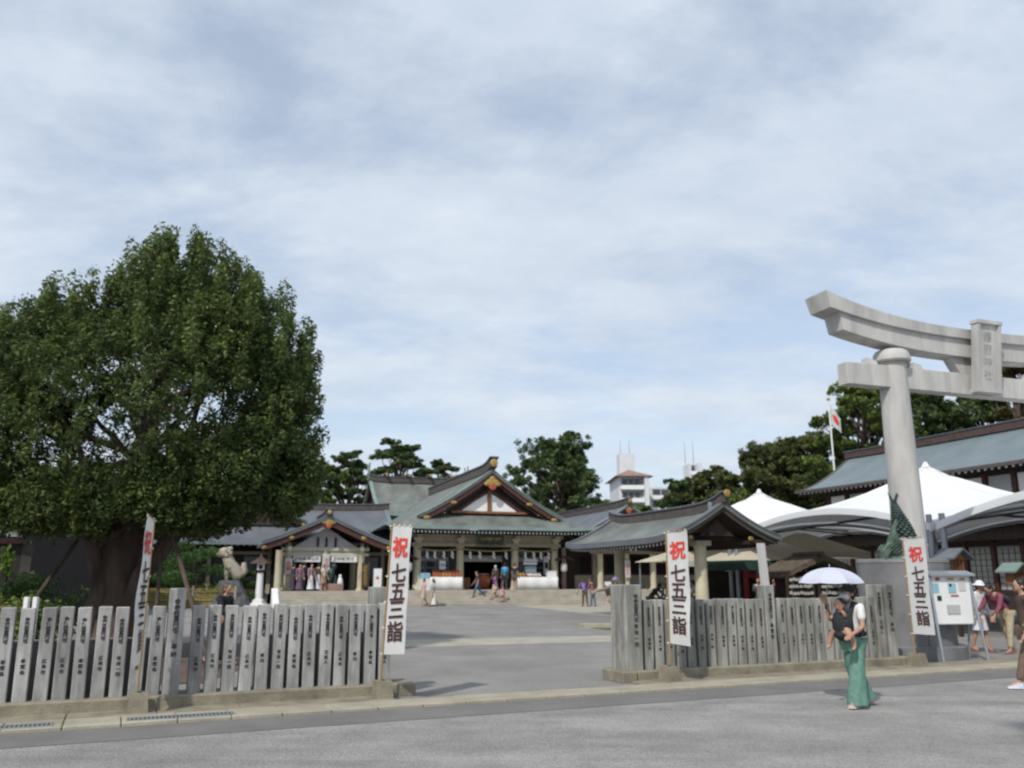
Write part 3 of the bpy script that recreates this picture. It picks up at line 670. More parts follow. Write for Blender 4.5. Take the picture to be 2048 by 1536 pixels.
for x in (-4.9, 4.8): MB().box(x, x+.1, 1.8, 16.6, .82, 4.6).part('side_wall', 'cream_dim', h)
MB().box(-4.8, 4.8, 0.2, 16.6, 4.42, 4.5).part('ceiling', 'wood_dark', h)
for x0, x1 in ((-4.65, -2.15), (2.15, 4.65)):     # side bays: sill wall, glass doors with frames, transom
    MB().box(x0, x1, 1.75, 1.85, .82, 4.4).part('bay_wall', 'wood_dark', h)
    for i in range(3):
        w_ = (x1-x0)/3; a = x0 + w_*i + .05
        f = MB(); b_ = a + w_ - .1
        f.box(a, a+.05, 1.69, 1.749, .9, 3.35).box(b_-.05, b_, 1.69, 1.749, .9, 3.35).box(a+.05, b_-.05, 1.69, 1.749, 3.30, 3.35).box(a+.05, b_-.05, 1.69, 1.749, .9, .96).box(a+.05, b_-.05, 1.69, 1.749, 2.2, 2.25)
        o = f.part('window', 'metal', h); MB().box(a+.05, b_-.05, 1.72, 1.735, .96, 3.30).part('pane', 'glass', o)
for sx in (-1, 1):
    MB().box(min(sx*2.12, sx*1.55), max(sx*2.12, sx*1.55), 1.75, 1.85, .82, 4.4).part('door_jamb', 'metal_dark', h)
MB().box(-1.55, 1.55, 1.75, 1.85, 3.1, 4.4).part('door_head', 'wood_dark', h)
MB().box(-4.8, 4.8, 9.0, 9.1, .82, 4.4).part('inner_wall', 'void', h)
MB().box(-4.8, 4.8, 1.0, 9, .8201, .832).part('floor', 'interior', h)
# name plaque
pl = thing('name_plaque', 'dark plaque with gilt characters over the hall doorway', 'sign', SF.w(0,-.62,3.72), SA)
MB().hexa([(-.82,-.02,0),(.82,-.02,0),(.82,.06,0),(-.82,.06,0),(-.86,-.22,.62),(.86,-.22,.62),(.86,-.14,.62),(-.86,-.14,.62)]).part('board', 'bronze_dark', pl)
vs, fs = text_pts('廣島護國神社'[::-1], 0.235, 0.004, 1, 2, False); MB().add([(x, -0.035-0.323*(z+.3), z+.3) for x, z, _ in vs], fs).part('lettering', 'gold', pl, kind='stuff')
fb = MB(); fb.box(-.9,-.83,-.14,-.02,-.04,.66).box(.83,.9,-.14,-.02,-.04,.66).box(-.9,.9,-.24,-.12,.622,.70).box(-.9,.9,-.06,.08,-.09,-.002); fb.part('frame', 'bronze', pl)
# sacred rope with paper streamers
rp_ = thing('shimenawa_rope', 'straw rope with white zigzag paper streamers along the hall front', 'sacred rope', SF.w(0,-.32,3.4), SA)
pts = []
for i in range(61):
    x = -4.75 + 9.5*i/60; seg = min(range(4), key=lambda k: abs(x-(-4.7,-1.88,1.88,4.7)[k])); c_ = [(-4.7,-1.88),(-1.88,1.88),(1.88,4.7)]
    a, b_ = [c for c in c_ if c[0]-.06 <= x <= c[1]+.06][0]; q = (x-a)/(b_-a); pts.append((x, 0, -0.12*math.sin(math.pi*max(0, min(1, q)))))
MB().tube(pts, 0.045, 8).part('rope', 'bamboo', rp_, smooth=60)
def zig():
    m = MB(); z = -0.08
    for i, dx in enumerate((0, .05, -.02, .06)): m.hexa([(dx-.06,-.004*i,z-.13),(dx+.05,-.004*i,z-.15),(dx+.05,.004-.004*i,z-.15),(dx-.06,.004-.004*i,z-.13),(dx-.05,-.004*i,z),(dx+.06,-.004*i,z),(dx+.06,.004-.004*i,z),(dx-.05,.004-.004*i,z)]); z -= .105
    return m.mesh('paper_streamer', 'white')
zm = zig()
for x in (-4.15,-3.65,-3.05,-2.5,-1.3,-.65,.3,1.15,2.5,3.1,3.6,4.15): link('paper_streamer', zm, rp_, loc=(x, 0, -.08))
def curtain(label, x0, x1, y, z0, z1, m_='cloth_white', grp='curtains under the hall beams'):
    t = thing('curtain', label, 'curtain', SF.w((x0+x1)/2, y, z1), SA, grp); L = x1-x0
    MB().sheet(lambda u, v: ((u-.5)*L, 0.035*math.sin(u*L*9), -v*(z1-z0)), 60, 2, 0.012, (0,1,0)).part('cloth', m_, t, smooth=180)
    MB().tube([(-L/2-.05,0,.02),(L/2+.05,0,.02)], .018, 6).part('rod', 'wood_dark', t)
curtain('white curtain hung over the dark central doorway of the hall', -1.52, 1.52, 1.55, 2.62, 3.05)
curtain('greyish curtain strip above the left counter of the hall', -4.5, -2.3, 1.5, 2.62, 2.95, 'plaster_grey')
curtain('greyish curtain strip above the right counter of the hall', 2.3, 4.5, 1.5, 2.62, 2.95, 'plaster_grey')

# counters with goods
def counter(label, x0, x1, goods):
    t = thing('sales_table', label, 'table', SF.w((x0+x1)/2, -.55, .82), SA, 'cloth-covered sales tables before the hall'); w_ = (x1-x0)/2
    MB().box(-w_, w_, -.4, .4, .76, .80).part('tabletop', 'wood_gold', t)
    MB().sheet(lambda u, v: (-w_-.01+(2*w_+.02)*u, -.42-.02*math.sin(u*2*w_*7), .805-.79*v), 50, 2, .008, (0,1,0)).part('cloth_front', 'white', t, smooth=180)
    MB().box(-w_-.01, w_+.01, -.41, .41, .8051, .81).part('cloth_top', 'white', t)
    for sx in (-1, 1): MB().box(sx*(w_-.06)-.025, sx*(w_-.06)+.025, -.3, .3, 0, .76).part('leg', 'metal', t)
    return t
counter('white cloth table with red and orange charms left of the hall doorway', -4.05, -1.95, 0)
counter('white cloth table with pale boxes right of the hall doorway', 1.75, 4.55, 1)
rnd = random.Random(11)
def goods(label, x, y, w_, d, hgt, m_, n, cat='goods display', name='charm_display'):
    t = thing(name, label, cat, SF.w(x, y, 1.631), SA)
    MB().hexa([(-w_/2,-d/2,0),(w_/2,-d/2,0),(w_/2,d/2,0),(-w_/2,d/2,0),(-w_/2,-d/2,.05),(w_/2,-d/2,.05),(w_/2,d/2,hgt),(-w_/2,d/2,hgt)]).part('stand', 'wood_gold', t)
    b = MB(); k = max(2, int(w_/.14))
    for i in range(k):
        for j in range(3):
            xx = -w_/2+.04+(w_-.08)*i/(k-1); yy = -d/2+.05+(d-.1)*j/2.2; zz = .06+(hgt-.05)*(yy+d/2)/d
            b.box(xx-.045, xx+.045, yy-.02, yy+.02, zz-.02, zz+rnd.uniform(.05,.13))
    b.part('charms', m_, t, kind='stuff')
goods('stepped tray of red charms at the left end of the left table', -3.35, -.55, .9, .6, .35, 'goods_red', 8)
goods('stepped tray of orange red charms beside the left column', -2.42, -.55, .85, .6, .38, 'goods_red', 8)
goods('yellow charms at the front of the left sales table', -2.95, -.78, .5, .2, .16, 'goods_yellow', 8)
goods('yellow amulets at the left end of the right table', 2.05, -.55, .55, .5, .25, 'goods_yellow', 8)
goods('tray of pale blue and white amulets on the right table', 3.0, -.55, .9, .5, .2, 'white', 8)
def placard(label, x, y, z, w_, hh, m_, pole=True, accent=None, z0=.82):
    t = thing('placard', label, 'sign', SF.w(x, y, z0), SA)
    MB().box(-w_/2, w_/2, -.02, .02, z-z0, z-z0+hh).part('board', m_, t)
    if accent: MB().box(-w_/2+.04, w_/2-.04, -.0235, -.0205, z-z0+hh*.35, z-z0+hh*.7).part('print', accent, t)
    MB().tube([(0,.03,0),(0,.03,z-z0+hh*.5)], .015, 6).part('post', 'metal', t)
    MB().cyl(0,0,0,.03,.15,n=12).part('foot', 'metal_dark', t)
placard('white placard with picture above the red charms', -3.05, -.05, 2.1, .42, .55, 'white', accent='goods_blue')
placard('long white placard over the right sales table', 2.95, -.05, 2.42, .95, .36, 'white', accent='plaster_grey')
placard('blue and white poster panel under the long white placard', 2.95, -.12, 1.7, .8, .62, 'goods_blue', accent='white')
placard('tall narrow notice with white top near the right hall column', 4.1, -.05, 1.75, .36, 1.2, 'plaster_grey', accent='ink')
bx = thing('white_box', 'white box at the right end of the right table', 'box', SF.w(4.25,-.6,1.632), SA); MB().bev(-.3,.3,-.22,.22,0,.36,.03).part('box', 'white', bx); MB().box(-.31,.31,-.23,.23,.3605,.39).part('lid', 'white', bx)
bt = thing('blue_box', 'pale blue box on the left end of the left sales table', 'box', SF.w(-4.3,-.5,.82), SA); MB().bev(-.3,.3,-.3,.3,.7,1.05,.03).part('box', 'goods_blue', bt); MB().box(-.32,.32,-.32,.32,0,.699).part('stand', 'white', bt)
# offering box, drum and wooden crate in the doorway
ob = thing('offering_box', 'plain wooden offering box left inside the hall doorway', 'offering box', SF.w(-1.25, 1.2, .832), SA)
MB().bev(-.35,.35,-.25,.25,0,.75,.02).part('box', 'wood_gold', ob)
sl = MB(); [sl.box(-.33+.09*k, -.30+.09*k, -.24, .24, .752, .79) for k in range(8)]; sl.part('slats', 'wood_dark', ob, kind='stuff')
dr = thing('ceremonial_drum', 'red lacquered drum with gold crest in the hall doorway', 'drum', SF.w(.15, 1.5, .832), SA)
MB().lathe([(.42,0.12),(.52,.35),(.54,.55),(.52,.75),(.42,.98)], n=24).part('shell', 'vermilion', dr, smooth=40)
MB().lathe([(.43,.985),(.44,1.0),(.42,1.02)], n=24).part('drumhead', 'cream', dr); MB().ell((0.2,-.5,.55),(.14,.03,.14),12,6).part('crest', 'gold', dr); MB().box(-.4,.4,-.4,.4,0,.115).part('stand', 'wood_dark', dr)
# hanging lanterns and little roofs at each side of the hall
def hang_lantern(label, x, y, z):
    t = thing('hanging_lantern', label, 'lantern', SF.w(x, y, z), SA, 'paper lanterns beside the hall')
    MB().lathe([(.12,0),(.2,.1),(.22,.3),(.2,.5),(.12,.6)], n=16).part('shade', 'cloth_white', t, smooth=50)
    MB().cyl(0,0,-.04,-.002,.13,n=14).cyl(0,0,.602,.64,.13,n=14).part('rings', 'ink', t, kind='stuff')
    for sg in (-1, 1): MB().hexa([(0,-.4,.98),(sg*.55,-.4,.74),(sg*.55,.4,.74),(0,.4,.98),(0,-.4,1.05),(sg*.57,-.4,.8),(sg*.57,.4,.8),(0,.4,1.05)]).part('roof_board', 'wood_red', t)
    MB().tube([(0,0,.64),(0,0,1.0)], .01, 6).part('cord', 'ink', t)
    MB().box(-.04,.04,.42,.5,.82-z,1.0).part('post', 'wood_red', t)
hang_lantern('white paper lantern under a small red roof right of the hall', 5.15, -.6, 1.95)
hang_lantern('white paper lantern under a small red roof left of the hall', -5.35, -.6, 1.95)

# ================================================================ rear sanctuary with chigi
r = thing('rear_sanctuary', 'taller green copper gabled roof with gold-tipped ridge logs behind the hall', 'shrine building', SF.w(0,22,0), SA)
zz_ = gable_roof(r, 6.0, -4.5, 4.5, 6.75, 10.0, k=1.5, swap=True, thick=.2, rh=.5, rw=.5, lift=.35, gold=False, nx=18, ny=20, bh=.4, barge='wood_dark')
for e in (-3.05, -1.05, .95, 2.95):
    MB().tube([(e,-.85,10.62),(e,0,10.66),(e,.85,10.62)], [.12,.16,.12], 12).part('ridge_log', 'ridge', r, smooth=40)
    MB().ell((e,-.86,10.62),(.13,.03,.13),10,6).part('log_cap', 'gold', r)
for e in (-4.55, 4.55):
    for sg in (-1, 1):
        MB().hexa([(e-.06,sg*.1-.09,10.1),(e+.06,sg*.1-.09,10.1),(e+.06,sg*.1+.09,10.1),(e-.06,sg*.1+.09,10.1),(e-.05,sg*.55-.07,11.55),(e+.05,sg*.55-.07,11.55),(e+.05,sg*.55+.07,11.55),(e-.05,sg*.55+.07,11.55)]).part('chigi', 'copper_edge', r)
        MB().box(e-.055,e+.055,sg*.55-.08,sg*.55+.08,11.551,11.62).part('chigi_cap', 'gold', r)
MB().box(-3.8, 3.8, -4.0, 4.0, .82, 6.9).part('wall', 'cream_dim', r)
for e in (-4.5, 4.5): gable_wall(r, 5.2, 6.8, 10.0, 1.5, (-4.0 if e < 0 else 3.8), .18, 'wood_dark', ze=6.75, swap=True, inset=.35)

# ================================================================ long corridor to the left, with its porch
c = thing('left_corridor_building', 'long low building with grey copper roof left of the hall', 'shrine building', SF.w(0,0,0), SA)
gable_roof(c, 5.4, -26, -5.6, 3.72, 6.2, k=1.35, swap=True, cx=0, cy=6.2, mat_='copper_grey', edge='copper_blue', rh=.4, lift=.08, gold=False, tips=('white', (-1,)), tip_step=.36, ny=30)
MB().box(-25, -6, 2.6, 2.75, .6, 4.0).part('front_wall', 'wood_dark', c)
MB().box(-25, -6, 9.6, 9.75, .6, 4.0).part('rear_wall', 'wood_dark', c)
for k in range(11):
    x = -24.5 + 1.8*k; MB().box(x-.12, x+.12, 2.4, 2.599, .6, 3.8).part('post', 'wood_dark' if k % 2 else 'cream_dim', c)
MB().box(-25, -6, 2.35, 2.62, 3.0, 3.2).part('lintel', 'cream_dim', c)
for k in range(10):
    x = -24.3 + 1.8*k; f = MB().box(x, x+1.4, 2.52, 2.598, 1.35, 2.95).part('window', 'wood_red', c); MB().box(x+.08, x+1.32, 2.49, 2.518, 1.42, 2.88).part('pane', 'glass', f)
for sx in (-14.9,):   # cross gable over the corridor
    gable_roof(c, 3.5, 3.3, 6.4, 5.15, 6.9, k=1.25, cx=sx, mat_='copper_grey', edge='copper_blue', rh=.3, lift=.1, ends=(1,0), bh=.3)
    gable_wall(c, 3.0, 4.9, 6.9, 1.25, 3.65, .1, 'wood_dark', cx=sx, ze=5.15, inset=.4)
p = thing('left_porch', 'gabled entrance porch with white beams and gold gable ornament left of the hall', 'porch', SF.w(-10.65,-1.5,0), SA)
zp = gable_roof(p, 3.85, -1.1, 4.2, 3.55, 5.08, k=1.18, mat_='copper_grey', edge='copper_blue', rh=.36, rw=.4, lift=.12, ends=(1,0), nx=18, bh=.36, thick=.2)
pc_ = MB().lathe([(.27,.82),(.27,.9),(.21,.94),(.20,3.1),(.24,3.16)], n=16).mesh('column', 'cream', 35)
for x in (-2.15, 0, 2.15): link('column', pc_, p, loc=(x,0,0))
for x in (-2.75,): link('column', pc_, p, loc=(x,-.9,0))
for x in (-2.15, 2.15): link('column', pc_, p, loc=(x,3.4,0))
MB().box(-2.6, 2.6, -.14, .14, 3.162, 3.36).part('beam', 'cream', p)
MB().box(-2.6, 2.6, -.10, .10, 2.86, 3.03).part('beam', 'cream', p)
MB().box(-1.93, -.22, -.05, .05, 3.031, 3.16).part('transom', 'plaster_grey', p); MB().box(.22, 1.93, -.05, .05, 3.031, 3.16).part('transom', 'plaster_grey', p)
gable_wall(p, 2.6, 3.36, 5.08, 1.18, -.04, .08, 'plaster_grey', ze=3.55, inset=.5)
for x in (-.55, -.05, .5): MB().box(x, x+.12, -.16, -.041, 3.4, 3.95).part('gable_strut', 'wood_dark', p)
for x in (-2.15, 2.15): MB().ell((x,-.30,3.30),(.15,.12,.15),12,8).part('beam_end', 'white', p); 
for x in (-2.15, 2.15): MB().box(x-.07,x+.07,-.33,-.2,3.44,3.62).part('gilt_fitting', 'gold', p)
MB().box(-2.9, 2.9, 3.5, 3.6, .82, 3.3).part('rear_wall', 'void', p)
for x0, x1, s in ((-1.88,-.3,'御祈願申込所'), (.3,1.88,'御祈願受付')):
    t = thing('sign_board', 'white sign with dark characters over the %s bay of the porch' % ('left' if x0 < 0 else 'right'), 'sign', SF.w(-10.65+(x0+x1)/2, -1.5-.16, 2.5), SA)
    wd = (x1-x0)/2; MB().box(-wd, wd, -.02, .02, 0, .34).part('board', 'white', t)
    vs, fs = text_pts(s, .24, .004, 1, 2, False); MB().add([(x, -.024, z+.17) for x, z, _ in vs], fs).part('lettering', 'ink', t, kind='stuff')
    MB().box(-wd,-wd+.03,-.015,.015,.341,.37).box(wd-.03,wd,-.015,.015,.341,.37).part('hook', 'metal_dark', t, kind='stuff')
def pillar_banner(label, x, y, z0, z1, w_, txt, m_='ink_red'):
    t = thing('pillar_banner', label, 'banner', SF.w(x, y, z0), SA)
    MB().sheet(lambda u, v: ((u-.5)*w_, .015*math.sin(v*5+u*4), v*(z1-z0)), 6, 14, .006, (0,1,0)).part('cloth', 'cloth_white', t, smooth=180)
    vs, fs = text_pts(txt, w_*.62, .004, 1, 2); MB().add([(x_, -.022, z_+(z1-z0)/2) for x_, z_, _ in vs], fs).part('lettering', m_, t, kind='stuff')
    MB().tube([(-w_/2-.02,0,z1-z0),(w_/2+.02,0,z1-z0)], .012, 6).part('rod', 'pole', t)
pillar_banner('white and red banner on the left column of the porch', -12.8, -1.82, 1.75, 2.75, .42, '祝詣')
pillar_banner('white banner with red characters on the middle column of the porch', -10.62, -1.82, 1.7, 3.0, .42, '七五三')
pillar_banner('white and red banner on a column of the right wing', 9.45, -1.36, 1.55, 2.75, .42, '七五三')
sg_ = thing('wooden_sign', 'tall dark wooden sign with gold characters right of the porch', 'sign', SF.w(-8.25,-1.75,.82), SA)
MB().box(-.2,.2,-.03,.03,.15,1.62).part('board', 'wood_dark', sg_); vs, fs = text_pts('御祈願受付', .25, .004, 1, 2); MB().add([(x,-.034,z+.9) for x,z,_ in vs], fs).part('lettering', 'gold', sg_, kind='stuff')
for x in (-.2,.2): MB().tube([(x,0,0),(x,0,1.65)], .03, 6).part('post', 'wood_gold', sg_)
ss = thing('standing_sign', 'white standing sign right of the tall wooden sign', 'sign', SF.w(-7.55,-2.0,.82), SA)
MB().box(-.24,.24,-.02,.02,.05,1.3).part('board', 'white', ss); MB().box(-.27,-.241,-.03,.03,0,1.33).box(.241,.27,-.03,.03,0,1.33).part('frame', 'metal', ss, kind='stuff'); MB().ell((0,-.024,.75),(.10,.004,.10),14,6).part('emblem', 'goods_red', ss)
st = thing('small_bronze_statue', 'small dark bronze guardian statue on a pink stone block in front of the porch', 'statue', SF.w(-10.3,-2.5,.82), SA)
MB().bev(-.62,.62,-.3,.3,0,.42,.03).part('pedestal', 'terracotta', st)
MB().tube([(-.3,0,.425),(-.22,0,.8),(-.05,0,1.1),(.02,0,1.3)], [.22,.24,.18,.10], 12).part('body', 'bronze_dark', st, smooth=50)
MB().ell((0.05,-.03,1.42),(.17,.17,.17),12,8).part('head', 'bronze_dark', st, smooth=60); MB().tube([(-.4,.05,.6),(-.6,.05,.9),(-.5,.05,1.2)], [.07,.09,.04], 8).part('tail', 'bronze', st, smooth=60)
for sx in (-.12,.12): MB().tube([(sx,-.12,.423),(sx+.05,-.14,.9)], [.07,.06], 8).part('leg', 'bronze_dark', st)
ws = thing('white_figurine', 'small white figurine at the right end of the pink stone block', 'figurine', SF.w(-9.85,-2.5,1.242), SA)
MB().lathe([(.16,0),(.18,.12),(.12,.3),(.05,.4)], n=14).part('body', 'white', ws, smooth=50); MB().ell((0,0,.45),(.09,.09,.09),10,6).part('head', 'white', ws)

# ================================================================ right wing
rw_ = thing('right_wing_building', 'low wing with grey copper roof and small front gable right of the hall', 'shrine building', SF.w(10.1,0,0), SA)
gable_roof(rw_, 3.9, -.6, 22, 4.5, 6.45, k=1.35, mat_='copper_grey', edge='copper_edge', rh=.42, lift=.1, tips=('white', (-1,)), tip_step=.4)
gable_wall(rw_, 3.1, 4.3, 6.45, 1.35, .1, .1, 'wood_dark', ze=4.5, inset=.35)
# lower eave running across its front
MB().sheet(lambda u, v: (-4.2+16*u, -2.2+2.9*v, 3.65+1.0*v**1.2), 20, 6, .14).part('front_roof_skirt', 'copper_grey', rw_, smooth=40)
MB().box(-4.2, 11.8, -2.24, -2.12, 3.50, 3.70).part('eave_edge', 'copper_edge', rw_)
tp_ = MB(); [tp_.box(-4+.36*k, -3.9+.36*k, -2.1, -2.05, 3.36, 3.48) for k in range(42)]; tp_.part('rafter_tips', 'white', rw_, kind='stuff')
for x in (-2.5, -.55, 1.45, 3.4, 5.4, 7.4): link('column', pc_, rw_, loc=(x,-1.0,0))
MB().box(-3.2, 8.4, -1.1, -.9, 3.162, 3.4).part('beam', 'cream_dim', rw_)
MB().box(-3.4, 11, 1.4, 1.5, .82, 3.6).part('rear_wall', 'interior', rw_)
MB().box(-3.4, 11, 1.25, 1.399, .82, 1.75).part('dado', 'cream_dim', rw_)
for k in range(6):
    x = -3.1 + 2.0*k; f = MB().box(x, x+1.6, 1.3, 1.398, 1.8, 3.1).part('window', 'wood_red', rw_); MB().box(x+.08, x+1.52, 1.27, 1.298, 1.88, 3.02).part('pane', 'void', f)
MB().box(-5.2, -3.401, 1.4, 1.5, .82, 4.4).part('link_wall', 'wood_dark', rw_)
for x in (-4.3, -2.0): MB().box(x-.14, x+.14, 1.0, 1.24, .82, 3.6).part('post', 'cream_dim', rw_)

# ================================================================ water pavilion in the court
PV = Frame(7.6, 30.7, SA)
pv = thing('water_pavilion', 'open pavilion with sweeping green copper gable roof right of the gateway', 'pavilion', PV.w(0,0,0), SA)
zv = gable_roof(pv, 2.32, 0, 9.4, 3.0, 3.98, k=1.42, thick=.17, rh=.34, rw=.26, lift=.12, ridge_lift=.30, edge='copper_grey', barge='ridge', bh=.16, gold=False, tips=('white', (-1,1)), tip_step=.28, nx=18, tipw=.08)
MB().ell((0,-.24,4.56),(.14,.05,.14),12,6).part('ridge_end', 'gold', pv)
for sx in (-1,1): MB().box(sx*.22-.05, sx*.22+.05, .5, .62, 3.9, 4.3).part('ridge_brace', 'copper_edge', pv); 
for (x, y) in ((-.35,1.2),(-.35,8.0)):
    MB().lathe([(.30,0),(.30,.12),(.245,.18),(.225,2.7),(.26,2.75)], n=20).part('column', 'cream', pv, smooth=35, loc=(x,y,0))
    MB().box(x-.30, x+.30, y-.30, y+.30, 2.751, 2.93).part('bracket', 'cream_dim', pv)
    MB().box(-1.9, 1.9, y-.11, y+.11, 2.931, 3.08).part('cross_beam', 'wood_dark', pv)
for x in (-1.55, -.35, 1.2): MB().box(x-.1, x+.1, .35, 9.0, 2.80 if x != -.35 else 3.09, 2.928 if x != -.35 else 3.22).part('long_beam', 'wood_dark', pv)
gable_wall(pv, 1.5, 3.09, 3.98, 1.42, .55, .08, 'wood_dark', ze=3.0, inset=.3)
for sx in (-1,1): MB().ell((sx*1.25,.3,3.0),(.12,.04,.09),10,5).part('gilt_fitting', 'gold', pv)
wb = thing('water_basin', 'long dark stone water basin under the pavilion', 'water basin', PV.w(.7,4.6,0), SA)
MB().bev(-.65,.65,-1.8,1.8,0,.78,.04).part('basin', 'rock', wb); MB().box(-.5,.5,-1.65,1.65,.781,.80).part('water', 'glass', wb)

# ================================================================ hall on the right with shoji walls
RH = Frame(19.4, 58.5, SA)
rh_ = thing('right_side_hall', 'large dark timber hall with blue-grey roof and white wall panels behind the white tents', 'hall', RH.w(0,0,0), SA)
gable_roof(rh_, 4.7, -46, 0.0, 7.25, 9.75, k=1.5, cx=4.7, mat_='copper_blue', edge='ridge', ridge='ridge_brown', rh=.45, rw=.5, lift=.10, ridge_lift=.1, gold=False, barge='ridge_brown', tips=('white', (-1,)), tip_step=.42, tipw=.14, ny=44, nx=14)
MB().box(1.55, 9.2, -44, -1.6, 0, 7.1).part('wall_core', 'plaster_grey', rh_)
k = 0; y = -1.6
pm = MB().box(1.36,1.56,-.13,.13,0,7.0).mesh('post', 'wood_red')
while y > -43:
    link('post', pm, rh_, loc=(0,y,0))
    for z0, z1, m_ in ((5.85,6.85,'plaster'), (1.0,3.1,'ema')):
        a = y-1.62; b_ = y-.18
        pn = MB().box(1.50,1.548,a,b_,z0,z1).part('wall_panel', m_ if (k*7+int(z0)) % 3 else 'plaster_grey', rh_)
        if z0 < 2:
            lt = MB(); [lt.box(1.475,1.499,a,b_,z0+.3*i,z0+.3*i+.025) for i in range(1,7)]; [lt.box(1.472,1.499,a+.36*i,a+.36*i+.025,z0,z1) for i in range(1,4)]; lt.part('lattice', 'wood_dark', pn, kind='stuff')
    y -= 1.8; k += 1
for z0, z1 in ((3.2,3.45),(5.5,5.75),(6.86,7.05),(.75,.95)): MB().box(1.40,1.549,-43.5,-1.4,z0,z1).part('rail', 'wood_dark', rh_)
MB().hexa([(-.6,-44,4.15),(1.39,-44,4.9),(1.39,-.6,4.9),(-.6,-.6,4.15),(-.6,-44,4.28),(1.39,-44,5.05),(1.39,-.6,5.05),(-.6,-.6,4.28)]).part('pent_roof', 'ridge', rh_)
MB().box(.2, 1.39, -44, -1.0, 3.5, 4.1).part('pent_soffit', 'wood_dark', rh_)
MB().box(.3, 1.54, -44, -1.2, 0, .62).part('veranda', 'wood_dark', rh_)
gable_wall(rh_, 3.4, 7.0, 9.75, 1.28, -1.8, .15, 'plaster_grey', cx=4.7, ze=7.25, inset=.3)

# ================================================================ white membrane tents
def tent(label, e, n, ropes=False):
    cx_, cy_, _ = SF2.w(e, n)
    t = thing('membrane_tent', label, 'tent', (cx_, cy_, 0), SA, 'white peaked membrane tents')
    S = 5.35
    def Z(x, y):
        X, Y = x/S, y/S; r_ = min(1, math.hypot(X, Y))
        return 3.2 + 0.80*(abs(X)**.8*(1-Y*Y) + abs(Y)**.8*(1-X*X))*(1 if r_ > .2 else r_/.2) + 2.65*(.5*(1-r_)+.5*(1-r_)**2.6)
    def P(u, v, dz=0, sc=1): x, y = (2*u-1)*S*sc, (2*v-1)*S*sc; q = 1-0.0*abs(x)/S; return (x, y, Z(x, y)+dz)
    MB().sheet(lambda u, v: P(u, v), 40, 40, .02).part('canopy', 'tent', t, smooth=180)
    sm = MB()
    for i in range(12):
        a = math.pi*i/6 + .26; rr_ = S*.97/max(abs(math.cos(a)), abs(math.sin(a)))
        sm.tube([(rr_*q/10*math.cos(a), rr_*q/10*math.sin(a), Z(rr_*q/10*math.cos(a), rr_*q/10*math.sin(a))+.004) for q in range(11)], .018, 5)
    sm.part('seams', 'plaster', t, kind='stuff')
    for ax in (0, 1):
        for sg in (0, 1):
            f = (lambda u, v: (P(sg,u)[0]*1.004, P(sg,u)[1]*1.004, P(sg,u)[2]+.03-.22*v)) if ax == 0 else (lambda u, v: (P(u,sg)[0]*1.004, P(u,sg)[1]*1.004, P(u,sg)[2]+.03-.26*v))
            MB().sheet(f, 24, 1).part('valance', 'tent', t, smooth=180)
            a = [(P(sg,i/12)[0]*.985, P(sg,i/12)[1]*.985, P(sg,i/12)[2]-.14) if ax == 0 else (P(i/12,sg)[0]*.985, P(i/12,sg)[1]*.985, P(i/12,sg)[2]-.14) for i in range(13)]
            MB().tube(a, .045, 8).part('edge_arch', 'metal', t)
    for sx in (-1,1):
        for sy in (-1,1):
            MB().tube([(sx*(S-.1),sy*(S-.1),0),(sx*(S-.1),sy*(S-.1),3.5)], .09, 12).part('pole', 'metal', t, smooth=50)
    MB().cyl(0,0,4.2,5.72,.05,.03,10).part('mast', 'metal', t); MB().cyl(0,0,5.78,5.98,.16,.05,12).part('mast_cap', 'white', t)
    for d in (-1, 1):
        MB().tube([(-S+.1, d*0, 3.95),(0,0,4.2),(S-.1, d*0, 3.95)] if d < 0 else [(0,-S+.1,3.95),(0,0,4.25),(0,S-.1,3.95)], .04, 8).part('truss', 'metal_dark', t)
        MB().tube([(-S*.98,-d*S*.98,3.2),(0,0,4.15),(S*.98,d*S*.98,3.2)], .035, 8).part('truss', 'metal_dark', t)
SF2 = Frame(16.0, 32.8, SA)
tent('white peaked tent behind the stone gate pillar', 0, 0)
tent('white peaked tent farthest from the street, beside the pavilion roof', 0, 11.0)
tent('white peaked tent nearest the right edge of the photo', 0, -11.0)

# beige stall tent with dark green valance and red frames
BT = Frame(10.9, 37.2, SA)
b = thing('stall_tent', 'beige stall tent with dark green valance and red posts beyond the pavilion', 'stall', BT.w(0,0,0), SA)
def pyr(t, w, d, ze, zt, m_, name='canopy'):
    m = MB()
    m.add([(-w,-d,ze),(w,-d,ze),(w,d,ze),(-w,d,ze),(-w*.15,0,zt),(w*.15,0,zt)], [(0,1,5,4),(1,2,5),(2,3,4,5),(3,0,4)]); m.part(name, m_, t)
pyr(b, 2.3, 1.8, 2.3, 3.25, 'tent_beige')
for a0,a1,y0,y1 in ((-2.3,2.3,-1.8,-1.79),(-2.3,2.3,1.79,1.8),(-2.3,-2.29,-1.789,1.789),(2.29,2.3,-1.789,1.789)): MB().box(a0,a1,y0,y1,1.9,2.3).part('valance', 'green_dark', b)
for x in (-2.2,0.1,2.2):
    for y in (-1.7,1.7): MB().box(x-.07,x+.07,y-.07,y+.07,0,2.29).part('post', 'red_dark', b)
MB().box(-2.1,2.1,-1.6,-1.5,1.6,1.85).part('red_rail', 'red_dark', b); MB().box(-2.1,2.1,1.4,1.5,.0,1.88).part('back_panel', 'interior', b)
b = thing('beige_tent', 'plain cream pyramid tent behind the thatched shelter', 'tent', (13.9,41.5,0), SA)
pyr(b, 1.9, 2.4, 2.75, 3.7, 'tent_beige'); 
for x in (-1.8,1.8):
    for y in (-2.2,2.2): MB().cyl(x,y,0,2.74,.04,n=8).part('pole', 'metal', b)
